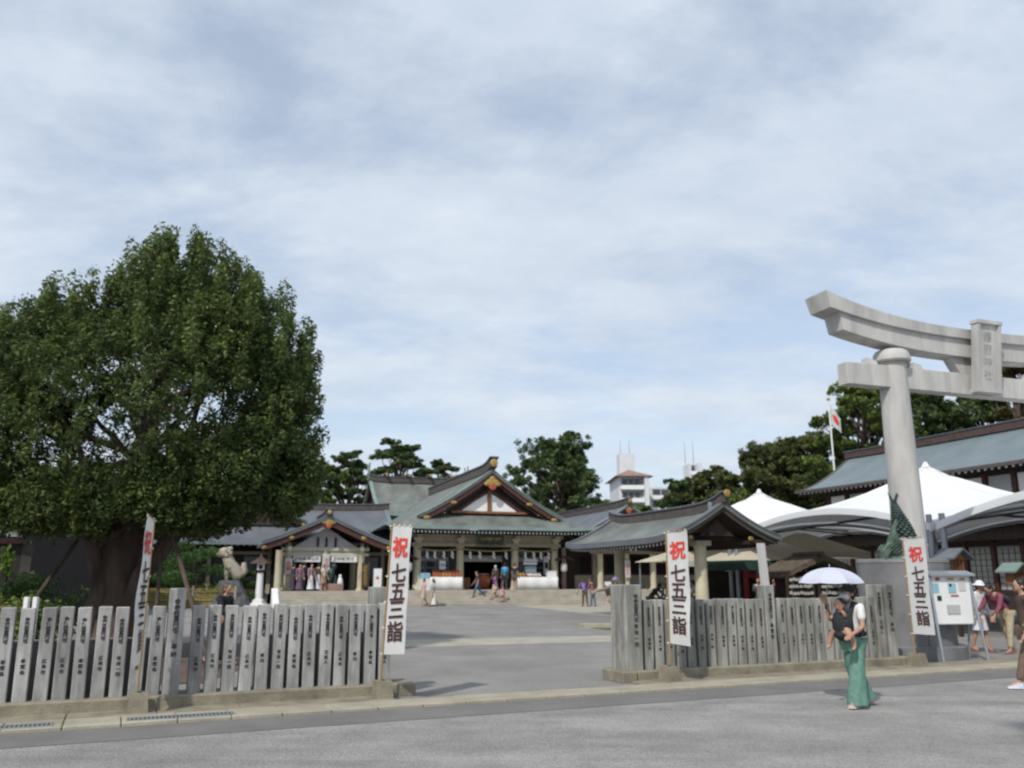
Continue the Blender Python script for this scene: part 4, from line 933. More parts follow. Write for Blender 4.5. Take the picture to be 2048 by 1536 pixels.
MB().box(-1.9,1.9,-2.41,-2.4,2.45,2.75).part('valance', 'tent_beige', b)
b = thing('cream_tent', 'low cream tent seen under the pavilion roof', 'tent', (9.6,42.5,0), SA)
pyr(b, 2.9, 2.2, 2.35, 3.3, 'tent_beige')
for x in (-2.7,2.7):
    for y in (-2.0,2.0): MB().cyl(x,y,0,2.34,.04,n=8).part('pole', 'metal', b)
MB().box(-2.9,2.9,-2.21,-2.2,2.1,2.35).part('valance', 'cloth_white', b)
wp = thing('white_post', 'tall slanting white post beside the stall with red posts', 'post', (8.55,29.3,0), SA)
MB().hexa([(-.11,-.11,0),(.11,-.11,0),(.11,.11,0),(-.11,.11,0),(-.25,-.10,2.75),(-.05,-.10,2.75),(-.05,.10,2.75),(-.25,.10,2.75)]).part('shaft', 'cloth_white', wp); MB().box(-.16,.16,-.16,.16,0,.06).part('foot', 'metal_dark', wp)
# thatched shelter with votive plaque racks
th = thing('thatched_shelter', 'low shelter with rough brown thatch-like roof behind the umbrella', 'shelter', (11.6,34.0,0), SA)
def tz(x): return 2.45 - .62*(abs(x)/1.7)**1.15
for sg in (-1,1): MB().sheet(lambda u, v: (sg*u*1.75, -1.0+2*v, tz(u*1.75)+.03*math.sin(u*37+v*23)), 12, 10, .2).part('roof_slope', 'thatch', th)
for x in (-1.4,1.4):
    for y in (-.8,.8): MB().cyl(x,y,0,1.85,.06,n=8).part('post', 'bark_pine', th)
MB().box(-1.5,1.5,.1,.16,.4,1.7).part('back_board', 'wood_dark', th)
MB().tube([(-.1,-1.02,2.5),(0,0,2.52),(.1,1.02,2.5)], .09, 8).part('ridge_roll', 'thatch', th)
def ema_rack(label, x, y, w_):
    t = thing('votive_rack', label, 'votive rack', (x, y, 0), SA, 'racks of wooden votive plaques')
    for sx in (-w_/2,w_/2): MB().box(sx-.04,sx+.04,-.04,.04,0,1.75).part('post', 'wood_dark', t)
    em = MB().extrude([(-.065,-.05),(.065,-.05),(.065,.03),(0,.065),(-.065,.03)], 'y', -.012, .012).mesh('votive_plaque', 'ema')
    for r_ in range(5):
        z = .55+.25*r_; MB().box(-w_/2+.04,w_/2-.04,-.02,.02,z+.08,z+.11).part('rail', 'wood_dark', t)
        k = int(w_/.16)
        for i in range(k): link('votive_plaque', em, t, loc=(-w_/2+.12+(w_-.24)*i/(k-1)+rnd.uniform(-.02,.02), -.04-rnd.uniform(0,.03), z+rnd.uniform(-.02,.02)))
ema_rack('rack hung with pale wooden plaques under the thatched roof', 10.75, 32.6, 1.15)
ema_rack('second rack of pale plaques, partly behind the umbrella', 12.1, 33.1, 1.15)
# lantern houses by the right hall
def lamp_house(label, x, y, z0, s, m_roof):
    t = thing('wooden_lantern_house', label, 'lantern house', (x, y, 0), SA+R(8), 'small wooden lantern houses')
    MB().box(-.07*s,.07*s,-.07*s,.07*s,0,z0).part('post', 'wood_dark', t)
    MB().box(-.30*s,.30*s,-.25*s,.25*s,z0,z0+.52*s).part('box', 'wood_gold', t)
    f = MB(); [f.box(-.31*s+.2*s*i-.015,-.31*s+.2*s*i+.015,-.27*s,-.252*s,z0,z0+.52*s) for i in range(4)]; f.part('muntins', 'wood_dark', t, kind='stuff')
    for sg in (-1,1): MB().hexa([(0,-.5*s,z0+.9*s),(sg*.62*s,-.5*s,z0+.50*s),(sg*.62*s,.5*s,z0+.50*s),(0,.5*s,z0+.9*s),(0,-.5*s,z0+.97*s),(sg*.64*s,-.5*s,z0+.57*s),(sg*.64*s,.5*s,z0+.57*s),(0,.5*s,z0+.97*s)]).part('roof_slope', m_roof, t)
    MB().extrude([(-.3*s,z0+.521*s),(.3*s,z0+.521*s),(0,z0+.85*s)], 'y', -.3*s, .3*s).part('gable', 'wood_gold', t)
lamp_house('larger wooden lantern house with grey roof right of the stone gate pillar', 12.65, 24.9, 1.75, .72, 'copper_grey')
lamp_house('small wooden lantern house with green roof above the notice board', 14.0, 24.3, 1.45, .6, 'copper_edge')

# ================================================================ stone lantern, guardian dog, bamboo fence
sl_ = thing('stone_lantern', 'slim white stone lantern at the left end of the steps', 'stone lantern', (-14.5,50.2,0), SA)
MB().lathe([(.55,0),(.5,.14),(.36,.18),(.34,.34),(.24,.4)], n=6).part('base', 'white', sl_)
MB().lathe([(.22,.401),(.19,1.2),(.17,1.86)], n=12).part('shaft', 'white', sl_, smooth=40)
MB().lathe([(.17,1.861),(.32,1.96),(.32,2.02)], n=6).part('tray', 'wood_dark', sl_); MB().box(-.2,.2,-.2,.2,2.021,2.38).part('fire_box', 'plaster', sl_)
MB().box(-.1,.1,-.215,-.201,2.08,2.3).part('opening', 'ink', sl_)
MB().lathe([(.62,2.381),(.55,2.46),(.2,2.68),(.08,2.8),(.05,2.95)], n=6).part('cap', 'ridge_brown', sl_)
gd = thing('guardian_dog_statue', 'cream stone guardian dog statue on a grey rock left of the porch', 'statue', (-16.15,50.0,0), SA)
MB().lathe([(1.3,0),(1.15,.5),(.8,1.0),(.62,1.45)], n=9).part('rock', 'rock', gd)
q = MB(); q.tube([(.45,0,1.5),(.3,0,1.9),(-.05,0,2.3),(-.25,0,2.75)], [.34,.40,.36,.28], 14); q.tube([(-.2,-.15,1.46),(-.22,-.17,2.2)], [.12,.15], 8); q.tube([(-.2,.15,1.46),(-.22,.17,2.2)], [.12,.15], 8); q.tube([(.5,0,1.6),(.75,0,2.0),(.7,0,2.45)], [.16,.24,.12], 10)
q.part('body', 'stone_cream', gd, smooth=60)
hd = MB(); hd.ell((-.4,0,2.98),(.36,.32,.32)).ell((-.68,0,2.88),(.2,.2,.16)).ell((-.3,-.28,3.15),(.12,.06,.14)).ell((-.3,.28,3.15),(.12,.06,.14))
for k in range(14): a = k*.45; hd.ell((-.18+.12*math.sin(k*2.1), .30*math.cos(a), 2.95+.28*math.sin(a)), (.12,.12,.12), 7, 5)
hd.part('head', 'stone_cream', gd, smooth=60, kind='stuff')
bfn = thing('bamboo_fence', 'low yellow bamboo fence in front of the garden on the left', 'fence', (-21.3,48.6,0), R(6))
bm_ = MB().cyl(0,0,.02,1.02,.028,.026,6).mesh('bamboo_cane', 'bamboo')
for i in range(88): link('bamboo_cane', bm_, bfn, loc=(i*.066, rnd.uniform(-.01,.01), rnd.uniform(-.02,.02)))
for z in (.35,.8): MB().tube([(-.05,-.05,z),(5.8,-.05,z)], .03, 6).part('rail', 'bamboo', bfn)
for x in (0,3.5,5.8): MB().cyl(x,-.08,0,1.15,.07,n=8).part('post', 'kerb', bfn)
bf2 = thing('bamboo_fence', 'short dim bamboo fence at the far left behind the tree', 'fence', (-20.5,29.0,0), R(4))
for i in range(70): link('bamboo_cane', bm_, bf2, loc=(i*.066, rnd.uniform(-.01,.01), rnd.uniform(-.02,.02)))
for z in (.35,.8): MB().tube([(-.05,-.05,z),(4.7,-.05,z)], .03, 6).part('rail', 'bamboo', bf2)

# ================================================================ dark timber building at the far left
lb = thing('dark_timber_building', 'dark timber building with grey wall boards behind the big tree at the left', 'building', (-22,30,0), R(8))
gable_roof(lb, 6, -1, 15, 4.0, 6.2, k=1.3, cx=-1, mat_='copper_grey', edge='ridge', rh=.4, gold=False, barge='wood_dark')
MB().box(-6.0, 4.6, .5, 14.5, 0, 3.9).part('wall_core', 'wood_shaded', lb)
for k in range(14):
    x = -5.6 + .78*k; MB().box(x, x+.34, .42, .499, .4, 2.75).part('wall_board', 'interior' if k % 3 == 1 else 'wood_shaded', lb)
for k in range(10): MB().box(-5.5+1.05*k, -4.95+1.05*k, .44, .499, 3.05, 3.6).part('wall_panel', 'plaster', lb)
MB().box(-6, 4.6, .36, .499, 2.8, 3.0).part('rail', 'wood_red', lb)
gable_wall(lb, 5.0, 3.9, 6.2, 1.3, .5, .1, 'wood_dark', cx=-1, ze=4.0, inset=.3)

# ================================================================ far apartment blocks
def apartment(label, x0, x1, y, top, floors, roof, depth=16, rot=R(12)):
    t = thing('apartment_building', label, 'building', (x0, y, 0), rot, 'distant apartment blocks above the trees')
    w_ = x1-x0
    MB().box(0, w_, 0, depth, 0, top).part('wall', 'apt', t)
    n_f = floors
    for k in range(n_f):
        z = top - 3.2*(k+1)
        rc_ = MB().box(.6, w_-1.4, -.05, -.001, z+.95, z+2.75).part('window', 'apt_shade', t)
        for i in range(3): a = .9 + (w_-2.6)*i/3; MB().box(a, a+(w_-2.6)/3-.5, -.1, -.051, z+1.0, z+2.5).part('pane', 'glass', rc_)
        MB().box(.3, w_-1.2, -1.3, -.06, z-.1, z+.05).part('balcony_floor', 'apt', t); MB().box(.3, w_-1.2, -1.38, -1.301, z-.1, z+.95).part('balcony_rail', 'white', t)
    MB().box(w_-1.1, w_, -1.5, -.001, 0, top).part('fin', 'apt', t)
    if roof:
        m = MB(); a = 1.2; m.add([(-a,-2,top),(w_+a,-2,top),(w_+a,depth+a,top),(-a,depth+a,top),(w_*.5,depth*.45,top+2.6),(w_*.5,depth*.55,top+2.6)], [(0,1,4),(1,2,5,4),(2,3,5),(3,0,4,5),(3,2,1,0)]); m.part('roof', 'terracotta', t)
    return t
a1 = apartment('white apartment block with terracotta hip roof and rooftop tank tower', 26.9, 34.2, 214, 26.2, 6, True, 16, R(2))
MB().box(1.5, 5.6, 8, 12, 26.2, 33.2).part('roof_tower', 'apt', a1)
for x in (2.2, 4.6): MB().cyl(x, 10, 33.2, 37.0, .1, .05, 6).part('antenna', 'metal', a1)
a2 = apartment('lower white apartment block right of the terracotta roof', 36.5, 46.0, 226, 24.8, 6, False, 16, R(3))
MB().box(1, 2.2, 5, 6, 24.8, 26.6).part('roof_vent', 'apt', a2)
a3 = apartment('pale tower with masts behind the trees, farthest right of the distant blocks', 49.3, 52.6, 236, 32.4, 8, False, 6, R(4))
for x in (1.2, 3.6): MB().cyl(x, 8, 33.5, 40, .12, .05, 6).part('antenna', 'metal', a3)

# ================================================================ flag
fl = thing('flagpole_flag', 'white flag with red disc drooping on a white pole above the right hall roof', 'flag', (24.5,64.5,0), R(0))
MB().cyl(0,0,0,14.95,.09,.055,12).part('pole', 'white', fl, smooth=50); MB().ell((0,0,15.05),(.14,.14,.14),10,8).part('ball', 'gold', fl)
FW, FH = 2.5, 1.7
def fp(a, b_):   # a along the fly, b up the hoist; the cloth hangs down
    x = .07 + a*.74 + .03*math.sin(a*9+b_*2); z = 14.75 - FH*(1-b_) - a*1.25*(.55+.45*b_)
    return (x, .10*math.sin(a*8.5+b_*1.4)*a, z)
MB().sheet(lambda u, v: fp(u, v), 26, 14, .004, (0,1,0)).part('cloth', 'cloth_white', fl, smooth=180)
dm = MB(); n = 28; P0 = Vector(fp(.5,.5)); rings = [[Vector(fp(.5+.33*r_/3*math.cos(2*math.pi*i/n)*1.0, .5+.20*r_/3*math.sin(2*math.pi*i/n)))+Vector((0,-.03,0)) for i in range(n)] for r_ in (1,2,3)]
vs = [P0+Vector((0,-.03,0))] + [p_ for r_ in rings for p_ in r_]; fs = [(0,1+i,1+(i+1)%n) for i in range(n)] + [(1+k*n+i,1+(k+1)*n+i,1+(k+1)*n+(i+1)%n,1+k*n+(i+1)%n) for k in (0,1) for i in range(n)]
dm.add(vs, fs).part('disc', 'ink_red', fl)
# ================================================================ trees and plants
leafmat_ = {}
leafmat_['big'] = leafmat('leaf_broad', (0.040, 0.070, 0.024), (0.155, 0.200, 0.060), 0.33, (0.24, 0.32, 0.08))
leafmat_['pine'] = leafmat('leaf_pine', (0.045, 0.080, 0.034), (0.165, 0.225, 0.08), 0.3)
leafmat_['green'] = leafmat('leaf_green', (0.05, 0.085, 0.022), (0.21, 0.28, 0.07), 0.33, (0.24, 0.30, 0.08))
leafmat_['olive'] = leafmat('leaf_olive', (0.05, 0.068, 0.026), (0.18, 0.21, 0.07), 0.32, (0.24, 0.21, 0.09))
leafmat_['garden'] = leafmat('leaf_garden', (0.03, 0.07, 0.016), (0.09, 0.18, 0.04), 0.25)
leafmat_['bright'] = leafmat('leaf_bright', (0.06, 0.12, 0.015), (0.17, 0.27, 0.03), 0.3)
leafmat_['autumn'] = leafmat('leaf_autumn', (0.05, 0.055, 0.018), (0.17, 0.12, 0.04), 0.25)

def leaf_mesh(name, clumps, size, material, seed, flat=0.0, aspect=0.5):
    """clumps: rows (x, y, z, rx, ry, rz, count, tone)."""
    rg = np.random.default_rng(seed); P = []; T = []
    for x, y, z, rx, ry, rz, n, tone in clumps:
        d = rg.normal(size=(n, 3)); d /= np.linalg.norm(d, axis=1)[:, None]
        r = rg.random(n)**0.42
        P.append(np.array([x, y, z]) + d*r[:, None]*np.array([rx, ry, rz]))
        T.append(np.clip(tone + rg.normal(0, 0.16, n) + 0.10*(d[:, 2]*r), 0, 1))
    P = np.concatenate(P); T = np.concatenate(T); n = len(P)
    nrm = rg.normal(size=(n, 3)); nrm[:, 2] = np.abs(nrm[:, 2])*(1+flat) + 0.25; nrm /= np.linalg.norm(nrm, axis=1)[:, None]
    a = np.cross(nrm, rg.normal(size=(n, 3))); a /= np.linalg.norm(a, axis=1)[:, None]; b = np.cross(nrm, a)
    s = size*rg.uniform(0.6, 1.35, n)[:, None]
    V = np.empty((n, 4, 3)); V[:, 0] = P - a*s; V[:, 1] = P - b*s*aspect + nrm*s*0.12; V[:, 2] = P + a*s; V[:, 3] = P + b*s*aspect + nrm*s*0.12
    me = bpy.data.meshes.new(name)
    me.vertices.add(4*n); me.vertices.foreach_set('co', V.reshape(-1))
    me.loops.add(4*n); me.loops.foreach_set('vertex_index', np.arange(4*n, dtype=np.int32))
    me.polygons.add(n); me.polygons.foreach_set('loop_start', np.arange(0, 4*n, 4, dtype=np.int32)); me.polygons.foreach_set('loop_total', np.full(n, 4, dtype=np.int32))
    me.update()
    at = me.attributes.new('leaf', 'FLOAT', 'FACE'); at.data.foreach_set('value', T.astype(np.float32))
    me.materials.append(leafmat_[material])
    return me

def limb(m, p0, p1, r0, r1, rnd, wob=0.12, n=6):
    p0, p1 = Vector(p0), Vector(p1); L = (p1-p0).length; pts = []; rad = []
    for i in range(n+1):
        q = i/n; o = Vector((rnd.uniform(-1,1), rnd.uniform(-1,1), rnd.uniform(-.5,.5)))*L*wob*math.sin(math.pi*q)*.5
        pts.append(p0.lerp(p1, q) + o); rad.append(r0 + (r1-r0)*q)
    m.tube(pts, rad, 8); return pts

# ---- the big broadleaf tree at the left
BTX, BTY = -8.35, 18.3
bt = thing('broadleaf_tree', 'huge dark green broadleaf tree propped by poles behind the left fence', 'tree', (BTX, BTY, 0))
rnd = random.Random(21)
env = [  # ellipsoids, local to the trunk base: cx cy cz rx ry rz
    (0.40, 0.2, 5.0, 3.85, 3.4, 2.6), (0.95, 0.2, 6.6, 1.95, 2.1, 1.95), (2.1, 0.1, 5.9, 1.8, 1.9, 1.8), (-1.75, 0.1, 6.0, 1.9, 2.0, 1.7), (2.25, -0.1, 3.75, 2.05, 2.0, 1.25), (-2.8, 0.0, 4.3, 2.6, 2.4, 2.0), (0.3, -0.6, 3.1, 2.8, 1.6, 0.8)]
cl = []
def inside(p): return any(((p[0]-e[0])/e[3])**2+((p[1]-e[1])/e[4])**2+((p[2]-e[2])/e[5])**2 < 1 for e in env)
tries = 0
while len(cl) < 8600 and tries < 160000:
    tries += 1
    e = rnd.choice(env); th_ = rnd.uniform(0, 6.283); ph = math.asin(rnd.uniform(-0.8, 1)); rr = rnd.uniform(0.30, 1.0)**0.45
    d = (math.cos(ph)*math.cos(th_), math.cos(ph)*math.sin(th_), math.sin(ph))
    p = tuple(e[i] + d[i]*e[3+i]*rr for i in range(3))
    if any((((p[0]-f[0])/f[3])**2+((p[1]-f[1])/f[4])**2+((p[2]-f[2])/f[5])**2) < 0.45 for f in env if f is not e): continue
    # boughs: the leaves gather along a few overlapping waves, with thin places between
    w_ = math.sin(p[0]*1.9+p[1]*1.3+1.2*math.sin(p[2]*1.7)) + math.sin(p[1]*2.1-p[2]*2.4+p[0]*.8) + math.sin(p[2]*3.1+p[0]*2.7-p[1]*.6)*.7
    if p[2] < 2.2 or (w_ < -1.35 and rnd.random() < .7) or rnd.random() > .72 + .2*w_: continue
    s = rnd.uniform(0.09, 0.20)
    tone = min(0.98, max(0.03, rnd.gauss(0.36 + .06*w_, 0.17)))
    cl.append((p[0], p[1], p[2], s, s, s*rnd.uniform(1.0, 1.9), int(rnd.uniform(28, 48)), tone))
for k in range(230):    # thin upright shoots that make the outline ragged
    e = env[rnd.choice((0, 1, 1, 1, 2, 0))]; th_ = rnd.uniform(0, 6.283); ph = rnd.uniform(0.12, 1.45)
    d = (math.cos(ph)*math.cos(th_), math.cos(ph)*math.sin(th_), math.sin(ph)); p = [e[i]+d[i]*e[3+i]*1.02 for i in range(3)]
    if sum((((p[0]-f[0])/f[3])**2+((p[1]-f[1])/f[4])**2+((p[2]-f[2])/f[5])**2) < 0.85 for f in env if f is not e): continue
    h_ = rnd.uniform(.18, .62); cl.append((p[0]+rnd.uniform(-.1,.1), p[1], p[2]+h_*.6, .07+h_*.22, .07+h_*.22, h_, int(90+220*h_), rnd.uniform(.35, .75)))
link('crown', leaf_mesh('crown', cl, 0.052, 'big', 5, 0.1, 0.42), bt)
tk = MB()
tp = [(0,0,-.1),(0.02,0,.25),(.12,.02,.9),(.05,.0,1.6),(.12,0,2.3),(.18,0,3.2),(.35,.1,4.6),(.6,.1,6.2)]
tk.tube(tp, [.62,.50,.40,.38,.40,.33,.22,.10], 16)
for a in range(7):      # root flare
    an = a*.9+.3; tk.tube([(math.cos(an)*.85,math.sin(an)*.85,-.08),(math.cos(an)*.5,math.sin(an)*.5,.18),(math.cos(an)*.2,math.sin(an)*.2,.8)], [.10,.18,.20], 8)
tk.tube([(-.05,-.2,.1),(-.32,-.28,.7),(-.12,-.25,1.35),(-.35,-.2,2.2),(-.9,-.1,3.2)], [.26,.19,.21,.17,.1], 10)
tk.tube([(.3,-.1,.3),(.42,-.1,1.0),(.62,-.1,1.7),(1.15,0,2.5),(2.0,0,3.2),(2.9,0,3.6)], [.26,.22,.20,.17,.12,.06], 10)
trunk_o = tk.part('trunk', 'bark', bt, smooth=60)
br = MB()
for k in range(38):
    c_ = cl[rnd.randrange(0, 4000)]; st_ = rnd.choice([(.12,0,2.3),(.18,0,3.0),(.3,.1,4.0),(-.35,-.2,2.2),(1.15,0,2.5),(.5,.1,5.4)])
    limb(br, st_, (c_[0]*.9, c_[1]*.9, c_[2]*.98), rnd.uniform(.05,.11), .015, rnd, .16)
br.part('branches', 'bark', bt, smooth=60, kind='stuff')
def prop(label, a, b_, r_=.045):
    t = thing('support_pole', label, 'support pole', (a[0], a[1], 0), 0, 'wooden poles propping up the big tree')
    d = Vector(b_)-Vector(a); MB().tube([(0,0,a[2]), tuple(d+Vector((0,0,a[2])))], r_, 8).part('pole', 'bark', t, smooth=60)
    m = MB(); e = d*.985 + Vector((0,0,a[2])); m.ell(tuple(e), (r_*1.5,r_*1.5,.07), 8, 5); m.part('binding', 'bamboo', t)
prop('dark pole slanting up to the left limb of the big tree from lower left', (-9.95,16.9,0), (-8.9,17.9,2.55))
prop('dark pole slanting down to the right from the big tree limb', (-5.35,15.9,0), (-6.95,17.4,2.75))
prop('upright dark pole right of the big tree trunk', (-6.85,16.9,0), (-7.15,17.7,2.6), .04)

# ---- generic background trees
def tree(name, label, cat, loc, h, spread, kind, seed, n_cl=46, leaf=.16, dens=1.0, bark='bark_pine', base=.35, flat=1.0, lean=0.0, group=None, conic=0.0, cs=(.12,.2)):
    t = thing(name, label, cat, loc, 0, group); rnd = random.Random(seed); cl = []; m = MB()
    top = Vector((lean*h, 0, h*.9)); spine = limb(m, (0,0,-.2), top, h*.028+.05, .05, rnd, .10, 8)
    for k in range(n_cl):
        q = base + (1-base)*((k+.5)/n_cl); a = k*2.399 + rnd.uniform(-.4,.4)
        env_ = math.sin(math.pi*min(1, max(0.05, (q-base)/(1-base)*.80+.14)))**.7*(1-conic*q)
        r_ = spread*env_*rnd.uniform(.35, 1.0); p = Vector((r_*math.cos(a)+lean*h*q, r_*math.sin(a), h*q*.97 + rnd.uniform(-.03,.03)*h))
        s = spread*rnd.uniform(*cs)*1.35
        cl.append((p.x, p.y, p.z, s*.8, s*.8, s*(.5/flat), int(120*dens), min(.9, max(.08, rnd.gauss(.38, .15)))))
        for j in range(11):
            a2 = rnd.uniform(0, 6.283); r2 = s*rnd.uniform(.3, 1.15)
            cl.append((p.x+r2*math.cos(a2), p.y+r2*math.sin(a2), p.z+rnd.uniform(-.35,.65)*s/flat, s*.30, s*.30, s*.28/flat**.5, int(44*dens), min(.95, max(.05, rnd.gauss(.45, .18)))))
        i = min(8, max(1, int((q*.82)*8))); limb(m, spine[i], p, h*.010+.02, .02, rnd, .12, 4)
    m.part('trunk', bark, t, smooth=60)
    link('crown', leaf_mesh('crown', cl, leaf, kind, seed+1, .3, .4), t)
    return t
PG = 'pines and trees beyond the shrine roofs'
tree('pine_tree', 'broad dark pine behind the right end of the hall roof', 'tree', (4.9, 88, 0), 15.9, 5.2, 'pine', 31, 95, .18, 1.2, base=.28, flat=1.15, group=PG)
tree('pine_tree', 'dark pine with tiered boughs behind the rear sanctuary roof', 'tree', (-12.2, 92, 0), 16.2, 4.6, 'pine', 33, 52, .20, .95, base=.42, flat=1.9, group=PG)
tree('pine_tree', 'lower pine bough cluster just right of the rear sanctuary ridge', 'tree', (-7.8, 96, 0), 14.9, 3.0, 'pine', 34, 26, .2, .9, base=.5, flat=1.7, group=PG)
tree('pine_tree', 'leaning pine left of the rear sanctuary roof', 'tree', (-17.0, 86, 0), 14.2, 3.7, 'pine', 35, 40, .2, .9, base=.35, flat=1.8, lean=.05, group=PG)
tree('round_tree', 'round leafy tree between the big tree and the rear pines', 'tree', (-20.6, 84, 0), 14.0, 4.6, 'green', 36, 46, .2, 1.2, base=.2, flat=1.1, group=PG)
tree('pine_tree', 'pine showing between the corridor roof and the pines', 'tree', (-24.5, 90, 0), 13.5, 4.8, 'pine', 37, 44, .2, 1.0, base=.3, flat=1.5, group=PG)
tree('round_tree', 'dark round tree in front of the lower white apartment block', 'tree', (19.6, 96, 0), 12.6, 3.9, 'pine', 41, 54, .2, 1.3, base=.15, flat=1.1, group=PG)
tree('round_tree', 'small green tree at the foot of the terracotta-roofed apartment block', 'tree', (13.9, 92, 0), 9.3, 2.6, 'green', 42, 30, .2, 1.0, base=.2, flat=1.1, group=PG)
tree('round_tree', 'olive tree with reddish tips above the nearest white tent peak', 'tree', (27.8, 90, 0), 15.6, 5.6, 'olive', 43, 95, .17, 1.5, base=.12, flat=1.1, group=PG)
tree('round_tree', 'low olive tree left of the right side hall roof', 'tree', (22.6, 94, 0), 13.4, 4.8, 'olive', 44, 80, .17, 1.5, base=.1, flat=1.1, group=PG)
tree('round_tree', 'bright green tree behind the drooping flag', 'tree', (34.0, 80, 0), 20.2, 5.6, 'green', 45, 84, .19, 1.4, base=.2, flat=1.2, group=PG)
tree('round_tree', 'dark tree directly behind the stone gate pillar', 'tree', (38.8, 78, 0), 18.5, 5.2, 'pine', 46, 74, .19, 1.4, base=.2, flat=1.1, group=PG)
tree('round_tree', 'dark tree under the tie beam of the stone gate', 'tree', (45.0, 80, 0), 19.3, 5.6, 'pine', 47, 80, .19, 1.4, base=.2, flat=1.1, group=PG)
tree('autumn_tree', 'tree with reddish brown leaves seen through the stone gate', 'tree', (46.5, 76, 0), 22.0, 3.9, 'autumn', 48, 44, .19, 1.0, base=.45, flat=1.1, group=PG)
tree('round_tree', 'tree above the roof ridge at the right edge of the photo', 'tree', (52.5, 78, 0), 19.8, 5.6, 'green', 49, 66, .2, 1.2, base=.2, flat=1.1, group=PG)
tree('round_tree', 'light olive tree between the nearest tent peak and the flagpole', 'tree', (31.2, 88, 0), 16.4, 5.0, 'olive', 55, 85, .17, 1.4, base=.12, flat=1.1, group=PG)
tree('round_tree', 'low light green tree beside the pavilion ridge end', 'tree', (21.4, 84, 0), 9.6, 4.4, 'green', 56, 60, .17, 1.3, base=.1, flat=1.1, group=PG)
st_ = thing('shadow_tree', 'unseen tree added overhead behind the camera to shade the lower right road corner', 'tree', (6.2, -1.6, 0)); rnd = random.Random(91); m = MB(); cl = []  # out-of-view tree added only to cast the corner shadow on the road
sp_l = limb(m, (0,0,-.1), (-1.4,1.2,6.4), .17, .09, rnd, .08, 8); ctr = Vector((-3.2, 2.9, 9.0))
for k in range(150):
    d = Vector((rnd.gauss(0,1), rnd.gauss(0,1), rnd.gauss(0,.8))).normalized()*rnd.uniform(.3,1)**.5; c_ = ctr + Vector((d.x*1.6, d.y*1.6, d.z*1.2)); cl.append((c_.x, c_.y, c_.z, .30, .30, .26, 110, rnd.uniform(.2,.7)))
    if k % 9 == 0: limb(m, sp_l[-1], c_, .05, .012, rnd)
m.part('trunk', 'bark', st_, smooth=60); link('crown', leaf_mesh('crown', cl, .07, 'green', 92), st_)
# wood far behind that fills the gaps between the near trunks
rnd = random.Random(77); cl = []
for k in range(520):
    x = rnd.uniform(-70, 78); 
    if 9 < x < 20: continue
    hh = 7.5 + 2.5*math.sin(x*.21) + (5.5 if x > 22 else 0); cl.append((x, 104+rnd.uniform(-4,4), rnd.uniform(.5, hh), 1.8, 1.5, 1.3, 110, rnd.uniform(.15,.55)))
o = link('distant_wood', leaf_mesh('distant_wood', cl, .30, 'pine', 78)); o['kind'] = 'stuff'; o['label'] = 'dark band of trees behind the shrine buildings'
# garden pines and shrubs in the left garden
def cloud_pine(label, loc, h, w_, seed):
    t = thing('garden_pine', label, 'garden pine', loc, 0, 'clipped pines in the left garden'); rnd = random.Random(seed); cl = []; m = MB()
    sp = limb(m, (0,0,0), (.2,0,h*.8), .10, .04, rnd, .3, 6)
    for k in range(8):
        q = .28+.68*k/7; a = k*2.2; r_ = w_*.62*(1-q*.62); p = Vector((r_*math.cos(a), r_*math.sin(a)*.7, h*q))
        s = w_*.46*(1-.4*q); cl.append((p.x, p.y, p.z, s, s*.9, s*.33, 900, rnd.uniform(.35,.7))); limb(m, sp[min(6, 1+int(q*5))], p, .04, .015, rnd)
    m.part('trunk', 'bark', t); link('foliage', leaf_mesh('foliage', cl, .075, 'garden', seed, .4, .35), t)
cloud_pine('clipped garden pine left of the stone dog statue', (-18.3, 49.6, 0), 3.5, 3.3, 51)
cloud_pine('low clipped pine right of the stone dog statue', (-15.9, 50.6, 0), 2.1, 1.9, 52)
cloud_pine('spreading garden pine at the left end of the bamboo fence', (-21.6, 50.5, 0), 2.6, 2.4, 53)
def shrub(label, loc, w_, h, kind, seed, leaf=.05, n=14):
    t = thing('shrub', label, 'shrub', loc, 0, 'shrubs around the big tree'); rnd = random.Random(seed)
    cl = [(rnd.uniform(-w_,w_)*.7, rnd.uniform(-w_,w_)*.5, rnd.uniform(.2,1)*h, w_*.3, w_*.3, h*.22, 120, rnd.uniform(.2,.8)) for _ in range(n)]
    m = MB(); [limb(m, (0,0,0), c_[:3], .018, .006, rnd) for c_ in cl[:9]]; m.part('stems', 'bark', t, kind='stuff'); link('foliage', leaf_mesh('foliage', cl, leaf, kind, seed), t)
shrub('leafy green shrub left of the big tree trunk', (-8.9, 16.2, 0), .75, 1.35, 'green', 61)
shrub('sprig of bright yellow-green leaves left of the trunk', (-9.9, 16.6, .5), .55, 1.45, 'bright', 62, .05, 6)
shrub('dark green shrub behind the propping poles', (-10.6, 19.8, 0), 1.2, 1.5, 'garden', 63, .06, 20)
sp_ = thing('paired_stone_stakes', 'pair of slim white stone stakes behind the left fence', 'stone stakes', (-7.45, 13.6, 0), 0)
for x in (-.07,.07): MB().bev(x-.035,x+.035,-.035,.035,0,1.34,.006).part('stake', 'white', sp_)
